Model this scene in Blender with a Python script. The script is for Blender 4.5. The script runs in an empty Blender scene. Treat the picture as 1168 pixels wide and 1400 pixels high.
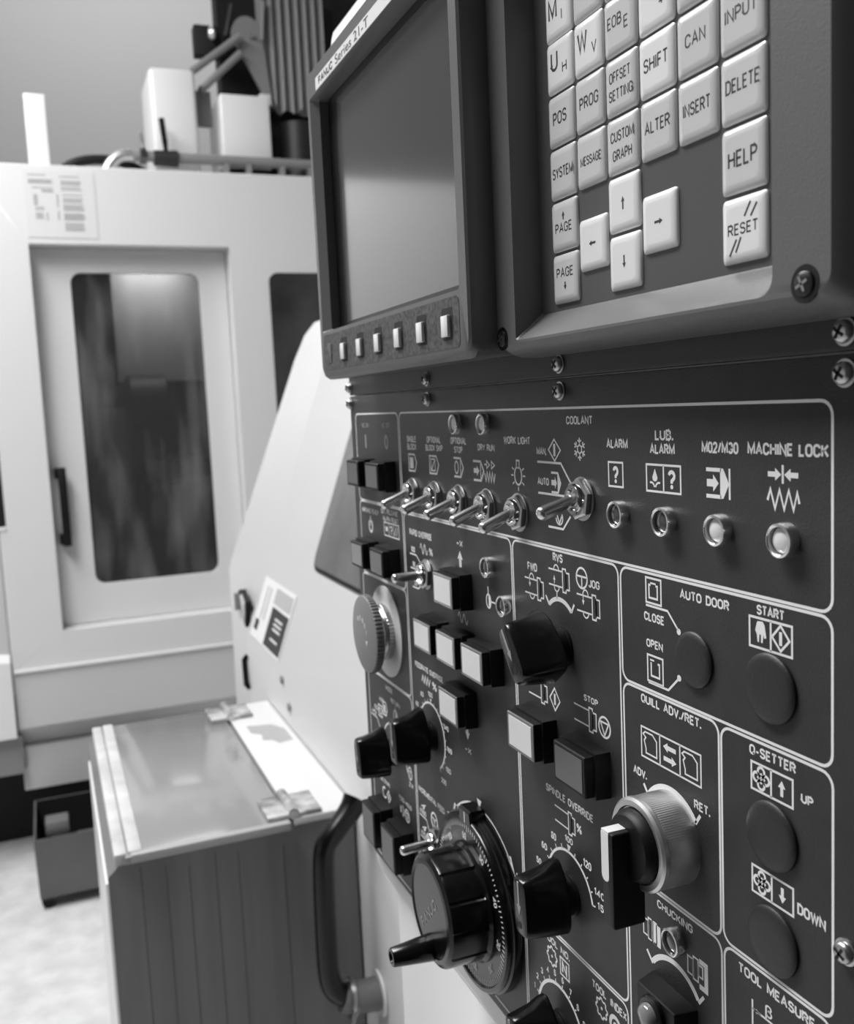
import bpy, bmesh, math, random
from mathutils import Vector, Matrix
random.seed(7)
SC = bpy.context.scene
COL = SC.collection
PI = math.pi
H0 = 1400.0                      # eye height above the floor, mm; every length below is in mm

# ---------------------------------------------------------------- camera, light, exposure
cam_d = bpy.data.cameras.new('camera')
cam = bpy.data.objects.new('camera', cam_d)
COL.objects.link(cam)
cam_d.sensor_fit = 'VERTICAL'
cam_d.sensor_height = 36.0
cam_d.sensor_width = 36.0 * 1168 / 1400
cam_d.lens = 36.0 * 1312.09 / 1400
R_U = (0.37254978, 0.085278, -0.92408567)      # panel 'right' seen by the camera (x right, y down, z ahead)
R_V = (0.04632098, 0.99281885, 0.11029549)     # panel 'down'
R_N = (0.92685545, -0.08389512, 0.36592428)    # into the panel
ax = [Vector((R_U[k], R_N[k], -R_V[k])) for k in range(3)]
m = Matrix((ax[0], -ax[1], -ax[2])).transposed().to_4x4()
m.translation = Vector((0.0, -0.190, H0 / 1000))
cam.matrix_world = m
cam_d.clip_start = 0.01
cam_d.clip_end = 60
cam_d.dof.use_dof = True
cam_d.dof.focus_distance = 0.345
cam_d.dof.aperture_fstop = 20.0
SC.camera = cam

SC.view_settings.view_transform = 'Standard'
SC.view_settings.look = 'None'
SC.view_settings.gamma = 1.0
SC.view_settings.use_curve_mapping = False
SC.view_settings.exposure = 0.0

world = bpy.data.worlds.new('world')
SC.world = world
world.use_nodes = True
wn = world.node_tree.nodes
# the shop around: brighter towards the windows at eye level, dim towards the roof
wt = world.node_tree
tcw = wn.new('ShaderNodeTexCoord')
sep = wn.new('ShaderNodeSeparateXYZ')
rmp = wn.new('ShaderNodeValToRGB')
wt.links.new(tcw.outputs['Generated'], sep.inputs[0])
wt.links.new(sep.outputs['Z'], rmp.inputs['Fac'])
rmp.color_ramp.elements[0].position = 0.0
rmp.color_ramp.elements[0].color = (0.50, 0.50, 0.50, 1)
rmp.color_ramp.elements[1].position = 0.45
rmp.color_ramp.elements[1].color = (0.10, 0.10, 0.10, 1)
wt.links.new(rmp.outputs['Color'], wn['Background'].inputs[0])
wn['Background'].inputs[1].default_value = 1.0


def area(name, loc, target, sx, sy, power):
    d = bpy.data.lights.new(name, 'AREA')
    d.shape = 'RECTANGLE'
    d.size, d.size_y, d.energy = sx, sy, power
    o = bpy.data.objects.new(name, d)
    COL.objects.link(o)
    o.location = loc
    o.rotation_euler = (Vector(target) - Vector(loc)).to_track_quat('-Z', 'Y').to_euler()
    return o


area('ceiling_lamp_aisle', (-1.9, -0.9, 3.3), (-1.9, -0.7, 0), 2.4, 0.5, 98)
area('ceiling_lamp_operator', (-0.75, -0.62, 2.9), (-0.6, -0.3, 1.2), 0.7, 0.35, 18)
area('wall_fill_rear', (-4.9, 0.4, 4.6), (-6.4, 0.2, 2.6), 2.4, 0.6, 42)  # added fill, aimed at the back wall to brighten it


# ---------------------------------------------------------------- materials
def lin(s):
    return s / 12.92 if s <= 0.04045 else ((s + 0.055) / 1.055) ** 2.4


MATS = {}


def mat(name, g, rough=0.5, metal=0.0, spec=0.5, coat=0.0, var=0.0, vscale=20.0, bump=0.0, bscale=400.0, trans=0.0, stretch=None):
    M = bpy.data.materials.new(name)
    M.use_nodes = True
    nt = M.node_tree
    b = nt.nodes['Principled BSDF']
    c = lin(g)
    b.inputs['Base Color'].default_value = (c, c, c, 1)
    b.inputs['Roughness'].default_value = rough
    b.inputs['Metallic'].default_value = metal
    b.inputs['Specular IOR Level'].default_value = spec
    b.inputs['Coat Weight'].default_value = coat
    b.inputs['Coat Roughness'].default_value = 0.08
    b.inputs['Transmission Weight'].default_value = trans
    tc = nt.nodes.new('ShaderNodeTexCoord')
    src = tc.outputs['Object']
    if stretch:
        mp = nt.nodes.new('ShaderNodeMapping')
        mp.inputs['Scale'].default_value = stretch
        nt.links.new(src, mp.inputs['Vector'])
        src = mp.outputs['Vector']
    if var:
        n = nt.nodes.new('ShaderNodeTexNoise')
        n.inputs['Scale'].default_value = vscale
        n.inputs['Detail'].default_value = 6
        nt.links.new(src, n.inputs['Vector'])
        r = nt.nodes.new('ShaderNodeValToRGB')
        lo, hi = lin(max(0, g - var)), lin(min(1, g + var))
        r.color_ramp.elements[0].position = 0.3
        r.color_ramp.elements[1].position = 0.7
        r.color_ramp.elements[0].color = (lo, lo, lo, 1)
        r.color_ramp.elements[1].color = (hi, hi, hi, 1)
        nt.links.new(n.outputs['Fac'], r.inputs['Fac'])
        nt.links.new(r.outputs['Color'], b.inputs['Base Color'])
    if bump:
        n = nt.nodes.new('ShaderNodeTexNoise')
        n.inputs['Scale'].default_value = bscale
        n.inputs['Detail'].default_value = 3
        nt.links.new(src, n.inputs['Vector'])
        bp = nt.nodes.new('ShaderNodeBump')
        bp.inputs['Strength'].default_value = bump
        bp.inputs['Distance'].default_value = 0.0005
        nt.links.new(n.outputs['Fac'], bp.inputs['Height'])
        nt.links.new(bp.outputs['Normal'], b.inputs['Normal'])
    MATS[name] = M
    return M


PLATE = mat('panel_plate_grey', 0.185, 0.45, spec=0.35, bump=0.25, bscale=1800, var=0.012, vscale=90)
UPPER = mat('mounting_plate_grey', 0.20, 0.45, spec=0.35, bump=0.25, bscale=1800)
INK = mat('legend_ink_white', 0.90, 0.6)
INKDIM = mat('legend_ink_worn', 0.55, 0.6)
KEYINK = mat('key_ink_dark', 0.18, 0.6)
BEZEL = mat('bezel_plastic_grey', 0.37, 0.38, bump=0.15, bscale=1500)
SIDEBEZEL = BEZEL
MEMBR = mat('keypad_membrane_grey', 0.32, 0.3)
KEY = mat('key_cap_white', 0.88, 0.25, coat=0.3)
KEYG = mat('key_cap_pale_grey', 0.78, 0.22, coat=0.3)
BLACK = mat('black_plastic', 0.06, 0.35)
BLACKG = mat('black_bakelite', 0.05, 0.22, spec=0.35)
BLACKM = mat('black_matt_plastic', 0.04, 0.5, spec=0.3)
CHROME = mat('chrome', 0.80, 0.12, metal=1.0)
STEEL = mat('brushed_steel', 0.72, 0.32, metal=1.0)
DKSTEEL = mat('dark_steel', 0.40, 0.35, metal=1.0)
SATIN = mat('satin_aluminium', 0.80, 0.36, metal=1.0)
LEVER = mat('satin_chrome_lever', 0.86, 0.27, metal=1.0)
WHITEL = mat('white_lens', 0.84, 0.3, coat=0.2)
DARKL = mat('dark_lens', 0.22, 0.12, coat=0.5)
GREYL = mat('grey_lens', 0.50, 0.3)
MIDL = mat('smoky_lens', 0.34, 0.3)
CLEAR = mat('clear_cap_plastic', 0.46, 0.15, coat=0.5)
MUSH = mat('mushroom_plastic', 0.47, 0.42)
DISC = mat('emergency_disc_pale', 0.80, 0.45)
PLUG = mat('plug_black_plastic', 0.12, 0.5, bump=0.2, bscale=900)
GLASS = mat('screen_glass', 0.26, 0.14, spec=0.8, coat=0.5)
SOFTP = mat('soft_key_strip_speckled', 0.23, 0.5, var=0.12, vscale=420, bump=0.3, bscale=900)
WHITE = mat('white_enamel', 0.90, 0.35, coat=0.15)
LATHEW = mat('lathe_enamel', 0.78, 0.36, coat=0.1)
WHITE2 = mat('machine_enamel', 0.86, 0.33, coat=0.15)
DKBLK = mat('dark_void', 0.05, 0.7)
BINST = mat('bin_steel_painted', 0.42, 0.42, var=0.03, vscale=6, stretch=(1, 6, 0.4))
SEAM = mat('seam_dark', 0.26, 0.6)
LID = mat('lid_acrylic', 0.55, 0.12, spec=0.6, coat=0.3)
TUBE = mat('handle_black_gloss', 0.04, 0.25, spec=0.4)
RUB = mat('sleeve_grey', 0.42, 0.45)
BWALL = mat('shop_wall_paint', 0.70, 0.7)
FLOOR = mat('concrete_floor', 0.88, 0.6, var=0.05, vscale=14)
CARTM = mat('cart_steel', 0.36, 0.5, var=0.02, vscale=8)
DARKMET = mat('dark_machinery', 0.13, 0.5)
MIDMET = mat('grey_machinery', 0.52, 0.45)
BELL = mat('bellows_grey', 0.58, 0.45)
PAPER = mat('paper_label', 0.84, 0.6)
TEXTG = mat('small_print_grey', 0.55, 0.7)
HINGE = mat('hinge_zinc', 0.62, 0.4, metal=0.4, var=0.22, vscale=45)
WORN = mat('worn_white_plate', 0.80, 0.5)
PATCH = mat('bare_metal_patch', 0.62, 0.5)
RAILM = mat('pale_rail', 0.73, 0.5, var=0.06, vscale=25)


def glass_pane(name, g, tr):
    M = bpy.data.materials.new(name)
    M.use_nodes = True
    nt = M.node_tree
    b = nt.nodes['Principled BSDF']
    tc = nt.nodes.new('ShaderNodeTexCoord')
    mp = nt.nodes.new('ShaderNodeMapping')
    mp.inputs['Scale'].default_value = (1, 7, 1.6)
    n = nt.nodes.new('ShaderNodeTexNoise')
    n.inputs['Scale'].default_value = 1.5
    n.inputs['Detail'].default_value = 7
    nt.links.new(tc.outputs['Object'], mp.inputs['Vector'])
    nt.links.new(mp.outputs['Vector'], n.inputs['Vector'])
    r = nt.nodes.new('ShaderNodeValToRGB')
    r.color_ramp.elements[0].position = 0.46
    r.color_ramp.elements[1].position = 0.74
    a, c = lin(g), lin(g + 0.30)
    r.color_ramp.elements[0].color = (a, a, a, 1)
    r.color_ramp.elements[1].color = (c, c, c, 1)
    nt.links.new(n.outputs['Fac'], r.inputs['Fac'])
    nt.links.new(r.outputs['Color'], b.inputs['Base Color'])
    b.inputs['Roughness'].default_value = 0.22
    t = nt.nodes.new('ShaderNodeBsdfTransparent')
    t.inputs[0].default_value = (0.8, 0.8, 0.8, 1)
    mx = nt.nodes.new('ShaderNodeMixShader')
    mx.inputs[0].default_value = 1 - tr
    out = nt.nodes['Material Output']
    nt.links.new(t.outputs[0], mx.inputs[1])
    nt.links.new(b.outputs[0], mx.inputs[2])
    nt.links.new(mx.outputs[0], out.inputs['Surface'])
    return M


PANE = glass_pane('smeared_door_glass', 0.26, 0.55)


# ---------------------------------------------------------------- mesh building
def rrect(x0, x1, z0, z1, r, n=6):
    if not isinstance(r, (tuple, list)):
        r = (r, r, r, r)                     # bottom-left, bottom-right, top-right, top-left
    pts = []
    for (cx, cz, a0, rr) in ((x0 + r[0], z0 + r[0], PI, r[0]), (x1 - r[1], z0 + r[1], 1.5 * PI, r[1]),
                             (x1 - r[2], z1 - r[2], 0, r[2]), (x0 + r[3], z1 - r[3], 0.5 * PI, r[3])):
        for k in range(n + 1):
            a = a0 + 0.5 * PI * k / n
            pts.append((cx + rr * math.cos(a), cz + rr * math.sin(a)))
    return pts


class MB:
    """collects geometry in mm. panel space: x right, p out of the panel towards the operator, z up"""

    def __init__(s):
        s.bm = bmesh.new()

    def verts(s, pts):
        return [s.bm.verts.new(p) for p in pts]

    def face(s, vs):
        try:
            return s.bm.faces.new(vs)
        except ValueError:
            return None

    def loft(s, loops, cap0=True, cap1=True, closed=True):
        L = [s.verts(l) for l in loops]
        n = len(L[0])
        for a, b in zip(L, L[1:]):
            for i in range(n if closed else n - 1):
                j = (i + 1) % n
                s.face([a[i], a[j], b[j], b[i]])
        if cap0:
            s.face(list(reversed(L[0])))
        if cap1:
            s.face(L[-1])
        return s

    def box(s, x0, x1, y0, y1, z0, z1, bev=0.0, seg=2):
        t = bmesh.new()
        bmesh.ops.create_cube(t, size=1.0)
        for v in t.verts:
            v.co = Vector(((x0 + x1) / 2 + v.co.x * (x1 - x0), (y0 + y1) / 2 + v.co.y * (y1 - y0), (z0 + z1) / 2 + v.co.z * (z1 - z0)))
        if bev:
            bmesh.ops.bevel(t, geom=t.edges[:], offset=bev, segments=seg, profile=0.5, affect='EDGES')
        s.merge(t)
        return s

    def pbox(s, x0, x1, p0, p1, z0, z1, bev=0.0, seg=2):
        return s.box(x0, x1, -p1, -p0, z0, z1, bev, seg)

    def merge(s, t):
        me = bpy.data.meshes.new('tmp')
        t.to_mesh(me)
        t.free()
        s.bm.from_mesh(me)
        bpy.data.meshes.remove(me)

    def prism(s, poly, p0, p1, bev=0.0):
        """polygon in (x, z) extruded from p0 to p1"""
        t = bmesh.new()
        a = [t.verts.new((x, -p0, z)) for x, z in poly]
        b = [t.verts.new((x, -p1, z)) for x, z in poly]
        n = len(poly)
        for i in range(n):
            j = (i + 1) % n
            t.faces.new([a[i], a[j], b[j], b[i]])
        t.faces.new(list(reversed(a)))
        f = t.faces.new(b)
        if bev:
            bmesh.ops.bevel(t, geom=list(f.edges), offset=bev, segments=2, profile=0.5, affect='EDGES')
        s.merge(t)
        return s

    def prism_y(s, poly, x0, x1):
        """polygon in (y, z) extruded along x"""
        s.loft([[(x0, y, z) for y, z in poly], [(x1, y, z) for y, z in poly]])
        return s

    def rings(s, loops, cap0=False, cap1=True):
        """loops: list of (xz points, p)"""
        return s.loft([[(x, -p, z) for x, z in l] for l, p in loops], cap0, cap1)

    def lathe(s, prof, n=48, cx=0, cz=0, mod=None, cap0=False, cap1=True):
        loops = []
        for i, (r, p) in enumerate(prof):
            l = []
            for k in range(n):
                a = 2 * PI * k / n
                rr = max(r, 0.001) + (mod(k, i) if mod else 0)
                l.append((cx + rr * math.cos(a), -p, cz + rr * math.sin(a)))
            loops.append(l)
        return s.loft(loops, cap0, cap1)

    def tube(s, pts, r, n=16, cap=True):
        P = [Vector(p) for p in pts]
        rs = r if isinstance(r, (list, tuple)) else [r] * len(P)
        t = (P[1] - P[0]).normalized()
        u = t.cross(Vector((0, 0, 1)))
        if u.length < 0.1:
            u = t.cross(Vector((1, 0, 0)))
        u.normalize()
        loops = []
        for i, p in enumerate(P):
            if i == 0:
                tt = (P[1] - P[0]).normalized()
            elif i == len(P) - 1:
                tt = (P[-1] - P[-2]).normalized()
            else:
                tt = ((P[i] - P[i - 1]).normalized() + (P[i + 1] - P[i]).normalized()).normalized()
            u = (u - tt * u.dot(tt)).normalized()
            w = tt.cross(u)
            loops.append([tuple(p + (u * math.cos(2 * PI * k / n) + w * math.sin(2 * PI * k / n)) * rs[i]) for k in range(n)])
        return s.loft(loops, cap, cap)

    def rot(s, deg, cx=0, cz=0):
        """turn about the panel normal, counter-clockwise as the operator sees it"""
        a = math.radians(deg)
        for v in s.bm.verts:
            x, z = v.co.x - cx, v.co.z - cz
            v.co.x = cx + x * math.cos(a) - z * math.sin(a)
            v.co.z = cz + x * math.sin(a) + z * math.cos(a)
        return s

    def tilt(s, deg, z0=0.0, p0=0.0):
        """tip the free end down by deg about a horizontal axis through (p0, z0)"""
        a = math.radians(deg)
        for v in s.bm.verts:
            p, z = -v.co.y - p0, v.co.z - z0
            v.co.y = -(p0 + p * math.cos(a) + z * math.sin(a))
            v.co.z = z0 + z * math.cos(a) - p * math.sin(a)
        return s

    def move(s, dx=0, dy=0, dz=0):
        for v in s.bm.verts:
            v.co += Vector((dx, dy, dz))
        return s


ORG = {}          # object -> its own origin in mm


def finish(name, mb, material, parent=None, loc=None, angle=38, recalc=True):
    """one mesh object; mb is in absolute mm when loc is None, else relative to loc"""
    bm = mb.bm
    po = ORG[parent] if parent is not None else Vector((0, 0, 0))
    if loc is None:
        c = [v.co for v in bm.verts]
        lo = Vector((min(v.x for v in c), min(v.y for v in c), min(v.z for v in c)))
        hi = Vector((max(v.x for v in c), max(v.y for v in c), max(v.z for v in c)))
        loc = Vector(((lo.x + hi.x) / 2, (lo.y + hi.y) / 2, lo.z))
        for v in bm.verts:
            v.co -= loc
    loc = Vector(loc)
    for v in bm.verts:
        v.co *= 0.001
    if recalc:
        bmesh.ops.recalc_face_normals(bm, faces=bm.faces[:])
    me = bpy.data.meshes.new(name)
    bm.to_mesh(me)
    bm.free()
    for f in me.polygons:
        f.use_smooth = True
    me.set_sharp_from_angle(angle=math.radians(angle))
    me.materials.append(material)
    o = bpy.data.objects.new(name, me)
    COL.objects.link(o)
    ORG[o] = loc
    if parent is not None:
        o.parent = parent
        o.location = (loc - po) * 0.001
    else:
        o.location = loc * 0.001
    return o


def tag(o, label, cat=None, group=None, kind=None):
    if label:
        o['label'] = label
    if cat:
        o['category'] = cat
    if group:
        o['group'] = group
    if kind:
        o['kind'] = kind
    return o


def thing(name, label, cat, loc, group=None):
    o = bpy.data.objects.new(name, None)
    o.empty_display_size = 0.02
    COL.objects.link(o)
    o.location = Vector(loc) * 0.001
    ORG[o] = Vector(loc)
    return tag(o, label, cat, group)


def A(x, p, z):
    """panel point (eye height = 0) to absolute mm"""
    return (x, -p, H0 + z)


FONT = {}


def glyphs(txt, bold=0.0):
    key = (txt, bold)
    if key not in FONT:
        c = bpy.data.curves.new('t', 'FONT')
        c.body = txt
        c.size = 1.0
        c.offset = bold
        c.resolution_u = 4
        o = bpy.data.objects.new('t', c)
        COL.objects.link(o)
        dg = bpy.context.evaluated_depsgraph_get()
        dg.update()
        me = bpy.data.meshes.new_from_object(o.evaluated_get(dg))
        vs = [(v.co.x, v.co.y) for v in me.vertices]
        fs = [tuple(p.vertices) for p in me.polygons]
        bpy.data.meshes.remove(me)
        bpy.data.objects.remove(o)
        bpy.data.curves.remove(c)
        xs = [v[0] for v in vs]
        ys = [v[1] for v in vs]
        FONT[key] = (vs, fs, min(xs), max(xs), min(ys), max(ys))
    return FONT[key]


def ar(cx, cy, rx, ry, a0, a1, n=8):
    return [(cx + rx * math.cos(math.radians(a0 + (a1 - a0) * k / n)), cy + ry * math.sin(math.radians(a0 + (a1 - a0) * k / n))) for k in range(n + 1)]


OV = ar(.5, .7, .5, .3, 0, 180) + ar(.5, .3, .5, .3, 180, 360)
OV = OV + [OV[0]]
LET = {
    'A': (.62, [[(0, 0), (.5, 1), (1, 0)], [(.17, .33), (.83, .33)]]),
    'B': (.54, [[(.5, .52), (0, .52), (0, 1), (.5, 1)] + ar(.5, .76, .44, .24, 90, -90), [(0, .52), (0, 0), (.5, 0)] + ar(.5, .26, .5, .26, -90, 90)]),
    'C': (.56, [ar(.5, .7, .5, .3, 5, 180) + ar(.5, .3, .5, .3, 180, 355)]),
    'D': (.56, [[(0, 0), (0, 1), (.45, 1)] + ar(.45, .68, .55, .32, 90, 0) + ar(.45, .32, .55, .32, 0, -90) + [(0, 0)]]),
    'E': (.46, [[(1, 1), (0, 1), (0, 0), (1, 0)], [(0, .52), (.86, .52)]]),
    'F': (.44, [[(1, 1), (0, 1), (0, 0)], [(0, .5), (.86, .5)]]),
    'G': (.58, [ar(.5, .7, .5, .3, 5, 180) + ar(.5, .3, .5, .3, 180, 350) + [(1, .46), (.58, .46)]]),
    'H': (.56, [[(0, 0), (0, 1)], [(1, 0), (1, 1)], [(0, .52), (1, .52)]]),
    'I': (.02, [[(.5, 0), (.5, 1)]]),
    'J': (.42, [[(1, 1), (1, .28)] + ar(.5, .28, .5, .28, 0, -170)]),
    'K': (.56, [[(0, 0), (0, 1)], [(1, 1), (.02, .38)], [(.35, .6), (1, 0)]]),
    'L': (.44, [[(0, 1), (0, 0), (1, 0)]]),
    'M': (.72, [[(0, 0), (0, 1), (.5, .12), (1, 1), (1, 0)]]),
    'N': (.58, [[(0, 0), (0, 1), (1, 0), (1, 1)]]),
    'O': (.58, [OV]),
    'P': (.52, [[(0, 0), (0, 1), (.5, 1)] + ar(.5, .74, .5, .26, 90, -90) + [(0, .48)]]),
    'Q': (.58, [OV, [(.6, .26), (1, -.02)]]),
    'R': (.56, [[(0, 0), (0, 1), (.5, 1)] + ar(.5, .75, .47, .25, 90, -90) + [(0, .5)], [(.5, .5), (1, 0)]]),
    'S': (.54, [ar(.5, .75, .48, .25, 12, 180) + ar(.5, .75, .48, .24, 180, 270)[1:] + ar(.5, .26, .5, .26, 80, -90) + ar(.5, .26, .5, .26, -90, -168)[1:]]),
    'T': (.54, [[(0, 1), (1, 1)], [(.5, 1), (.5, 0)]]),
    'U': (.56, [[(0, 1), (0, .3)] + ar(.5, .3, .5, .3, 180, 360) + [(1, 1)]]),
    'V': (.60, [[(0, 1), (.5, 0), (1, 1)]]),
    'W': (.84, [[(0, 1), (.25, 0), (.5, .95), (.75, 0), (1, 1)]]),
    'X': (.56, [[(0, 0), (1, 1)], [(0, 1), (1, 0)]]),
    'Y': (.58, [[(0, 1), (.5, .45), (1, 1)], [(.5, .45), (.5, 0)]]),
    'Z': (.52, [[(0, 1), (1, 1), (0, 0), (1, 0)]]),
    '0': (.50, [OV]),
    '1': (.26, [[(0, .78), (.8, 1), (.8, 0)]]),
    '2': (.50, [ar(.5, .72, .47, .28, 170, -30) + [(0, 0), (1, 0)]]),
    '3': (.50, [ar(.48, .76, .45, .24, 160, -90) + ar(.48, .26, .5, .26, 90, -165)]),
    '4': (.52, [[(.74, 0), (.74, 1), (0, .28), (1, .28)]]),
    '5': (.50, [[(.94, 1), (.16, 1), (.08, .5)] + ar(.48, .33, .5, .33, 130, -160)]),
    '6': (.50, [[(.86, .92), (.5, 1), (.12, .74), (0, .32)] + ar(.5, .3, .5, .3, 180, 540)]),
    '7': (.48, [[(0, 1), (1, 1), (.36, 0)]]),
    '8': (.50, [ar(.5, .76, .44, .24, 0, 360), ar(.5, .26, .5, .26, 0, 360)]),
    '9': (.50, [[(.14, .08), (.5, 0), (.88, .26), (1, .68)] + ar(.5, .7, .5, .3, 0, 360)]),
    '?': (.50, [ar(.5, .74, .47, .26, 170, -50) + [(.5, .4), (.5, .24)], [(.5, .02)]]),
    '.': (.02, [[(.5, .04)]]),
    '/': (.34, [[(0, 0), (1, 1)]]),
    '-': (.30, [[(0, .42), (1, .42)]]),
    '+': (.50, [[(0, .45), (1, .45)], [(.5, .2), (.5, .7)]]),
    '%': (.72, [[(.1, 0), (.9, 1)], ar(.16, .78, .16, .2, 0, 360), ar(.84, .22, .16, .2, 0, 360)]),
    ' ': (.30, []),
}


class Ink:
    """flat printing in the (x, z) plane, absolute panel mm, lying at height p"""

    def __init__(s, p=0.06):
        s.bm = bmesh.new()
        s.p = p

    def poly(s, pts):
        vs = [s.bm.verts.new((x, -s.p, z)) for x, z in pts]
        try:
            f = s.bm.faces.new(vs)
        except ValueError:
            return s
        f.normal_update()
        if f.normal.y > 0:
            f.normal_flip()
        return s

    def line(s, pts, w=0.55, closed=False):
        w = w * 1.15 + 0.05
        P = [Vector((x, z)) for x, z in pts]
        n = len(P)
        segs = n if closed else n - 1
        L, R = [], []
        for i in range(n):
            if closed or 0 < i < n - 1:
                d0 = (P[i] - P[i - 1]).normalized()
                d1 = (P[(i + 1) % n] - P[i]).normalized()
            elif i == 0:
                d0 = d1 = (P[1] - P[0]).normalized()
            else:
                d0 = d1 = (P[-1] - P[-2]).normalized()
            n0 = Vector((-d0.y, d0.x))
            n1 = Vector((-d1.y, d1.x))
            mm = (n0 + n1)
            if mm.length < 0.3:
                mm = n0.copy()
            mm.normalize()
            k = 1.0 / max(0.45, mm.dot(n0))
            L.append(P[i] + mm * (w / 2 * k))
            R.append(P[i] - mm * (w / 2 * k))
        for i in range(segs):
            j = (i + 1) % n
            s.poly([tuple(L[i]), tuple(L[j]), tuple(R[j]), tuple(R[i])])
        return s

    def rect(s, x0, x1, z0, z1, w=0.55):
        return s.line([(x0, z0), (x1, z0), (x1, z1), (x0, z1)], w, True)

    def fill(s, x0, x1, z0, z1):
        return s.poly([(x0, z0), (x1, z0), (x1, z1), (x0, z1)])

    def arc(s, cx, cz, r, a0, a1, w=0.55, n=24, rz=None):
        rz = rz or r
        pts = [(cx + r * math.cos(math.radians(a0 + (a1 - a0) * k / n)), cz + rz * math.sin(math.radians(a0 + (a1 - a0) * k / n))) for k in range(n + 1)]
        if abs(abs(a1 - a0) - 360) < 0.01:
            return s.line(pts[:-1], w, True)
        return s.line(pts, w)

    def disc(s, cx, cz, r, rz=None):
        rz = rz or r
        return s.poly([(cx + r * math.cos(2 * PI * k / 20), cz + rz * math.sin(2 * PI * k / 20)) for k in range(20)])

    def arrow(s, x0, z0, x1, z1, w, hw, hl):
        a, b = Vector((x0, z0)), Vector((x1, z1))
        d = (b - a).normalized()
        n = Vector((-d.y, d.x))
        c = b - d * hl
        pts = [a + n * w / 2, c + n * w / 2, c + n * hw / 2, b, c - n * hw / 2, c - n * w / 2, a - n * w / 2]
        return s.poly([tuple(q) for q in pts])

    def text(s, txt, x0, x1, z0, z1, w=0.155):
        """gothic stroke lettering fitted to a rectangle"""
        h = z1 - z0
        adv, nat = 0.0, []
        for ch in txt:
            cw, strokes = LET.get(ch, LET['I'])
            nat.append((adv, cw, strokes))
            adv += cw + 0.24
        total = max(adv - 0.24, 0.02)
        sw = w * h * 1.28
        kx = (x1 - x0 - sw) / total if total > 0.05 else 0
        if len(txt) > 1:
            sw = min(sw, kx * 0.25)
            kx = (x1 - x0 - sw) / total
        for a, cw, strokes in nat:
            for st in strokes:
                cl = st[0] == st[-1] and len(st) > 3
                pts = [(x0 + sw / 2 + (a + px * cw) * kx, z0 + sw / 2 + pz * (h - sw)) for px, pz in (st[:-1] if cl else st)]
                if len(pts) == 1:
                    s.disc(pts[0][0], pts[0][1], sw * 0.6)
                else:
                    s.line(pts, (sw - 0.05) / 1.15, cl)
        return s

    def type(s, txt, x0, x1, z0, z1, bold=0.012):
        """set in the plain built-in face, for lower case"""
        vs, fs, a, b, c, d = glyphs(txt, bold)
        nv = [s.bm.verts.new((x0 + (x - a) / (b - a) * (x1 - x0), -s.p, z0 + (z - c) / (d - c) * (z1 - z0))) for x, z in vs]
        for f in fs:
            try:
                q = s.bm.faces.new([nv[i] for i in f])
                q.normal_update()
                if q.normal.y > 0:
                    q.normal_flip()
            except ValueError:
                pass
        return s

    def done(s, parent, name='legend', material=None, label=None):
        for v in s.bm.verts:
            v.co.z += H0
        o = finish(name, s, material or INK, parent, recalc=False)
        if label:
            o['label'] = label
        return o



# ================================================================ THE SETTING
f = finish('floor', MB().box(-6500, 2500, -5000, 3500, -60, 0), FLOOR)
tag(f, None, kind='structure')
f = finish('wall_back', MB().box(-6560, -6500, -5000, 3500, 0, 6000), BWALL)
tag(f, None, kind='structure')

f = finish('light_blocker_right', MB().box(700, 760, -4000, 3500, 0, 3400), mat('blocker_dark', 0.10, 0.7))  # unseen dark blocker, added to darken faces turned to the right
tag(f, None, kind='structure')

# ================================================================ OPERATOR PANEL
PX0, PX1, PZ0, PZ1 = -608.0, -176.0, -304.0, 8.0
panel = thing('operator_panel', 'dark grey machine control panel with toggle switches, lamps, knobs and white legends', 'control panel', A(-392, 0, PZ0))
mb = MB()
mb.prism([(x, z + H0) for x, z in rrect(PX0, PX1, PZ0, PZ1, 1.5, 3)], -3, 0, 0.4)
finish('face_plate', mb, PLATE, panel)

# ---- border lines of the groups of controls
ink = Ink(0.05)


def frame(x0, x1, z0, z1, r=4.0, w=0.75):
    ink.line(rrect(x0, x1, z0, z1, r, 5), w, True)


frame(-598, -518.6, -58.6, -3.5)
frame(-516.4, -192.2, -59.7, -3.5, 4)
frame(-598, -518.6, -106.4, -59.6)
frame(-600, -518.6, -171.0, -107.4)
frame(-600, -518.6, -300.0, -172.0)
frame(-516.4, -380.2, -299.0, -60.9)
frame(-378.6, -294.3, -231.0, -60.9)
frame(-378.6, -294.8, -299.0, -232.3)
frame(-292.7, -192.2, -102.5, -60.9)
frame(-292.5, -239.2, -175.2, -103.6)
frame(-238.0, -192.0, -175.0, -103.9)
frame(-292.5, -239.0, -299.0, -176.4)
frame(-237.7, -192.0, -299.0, -176.3)
ink.done(panel, 'border_lines')


def legend(*ts):
    k = Ink()
    for t in ts:
        k.text(*t)
    return k


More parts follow.
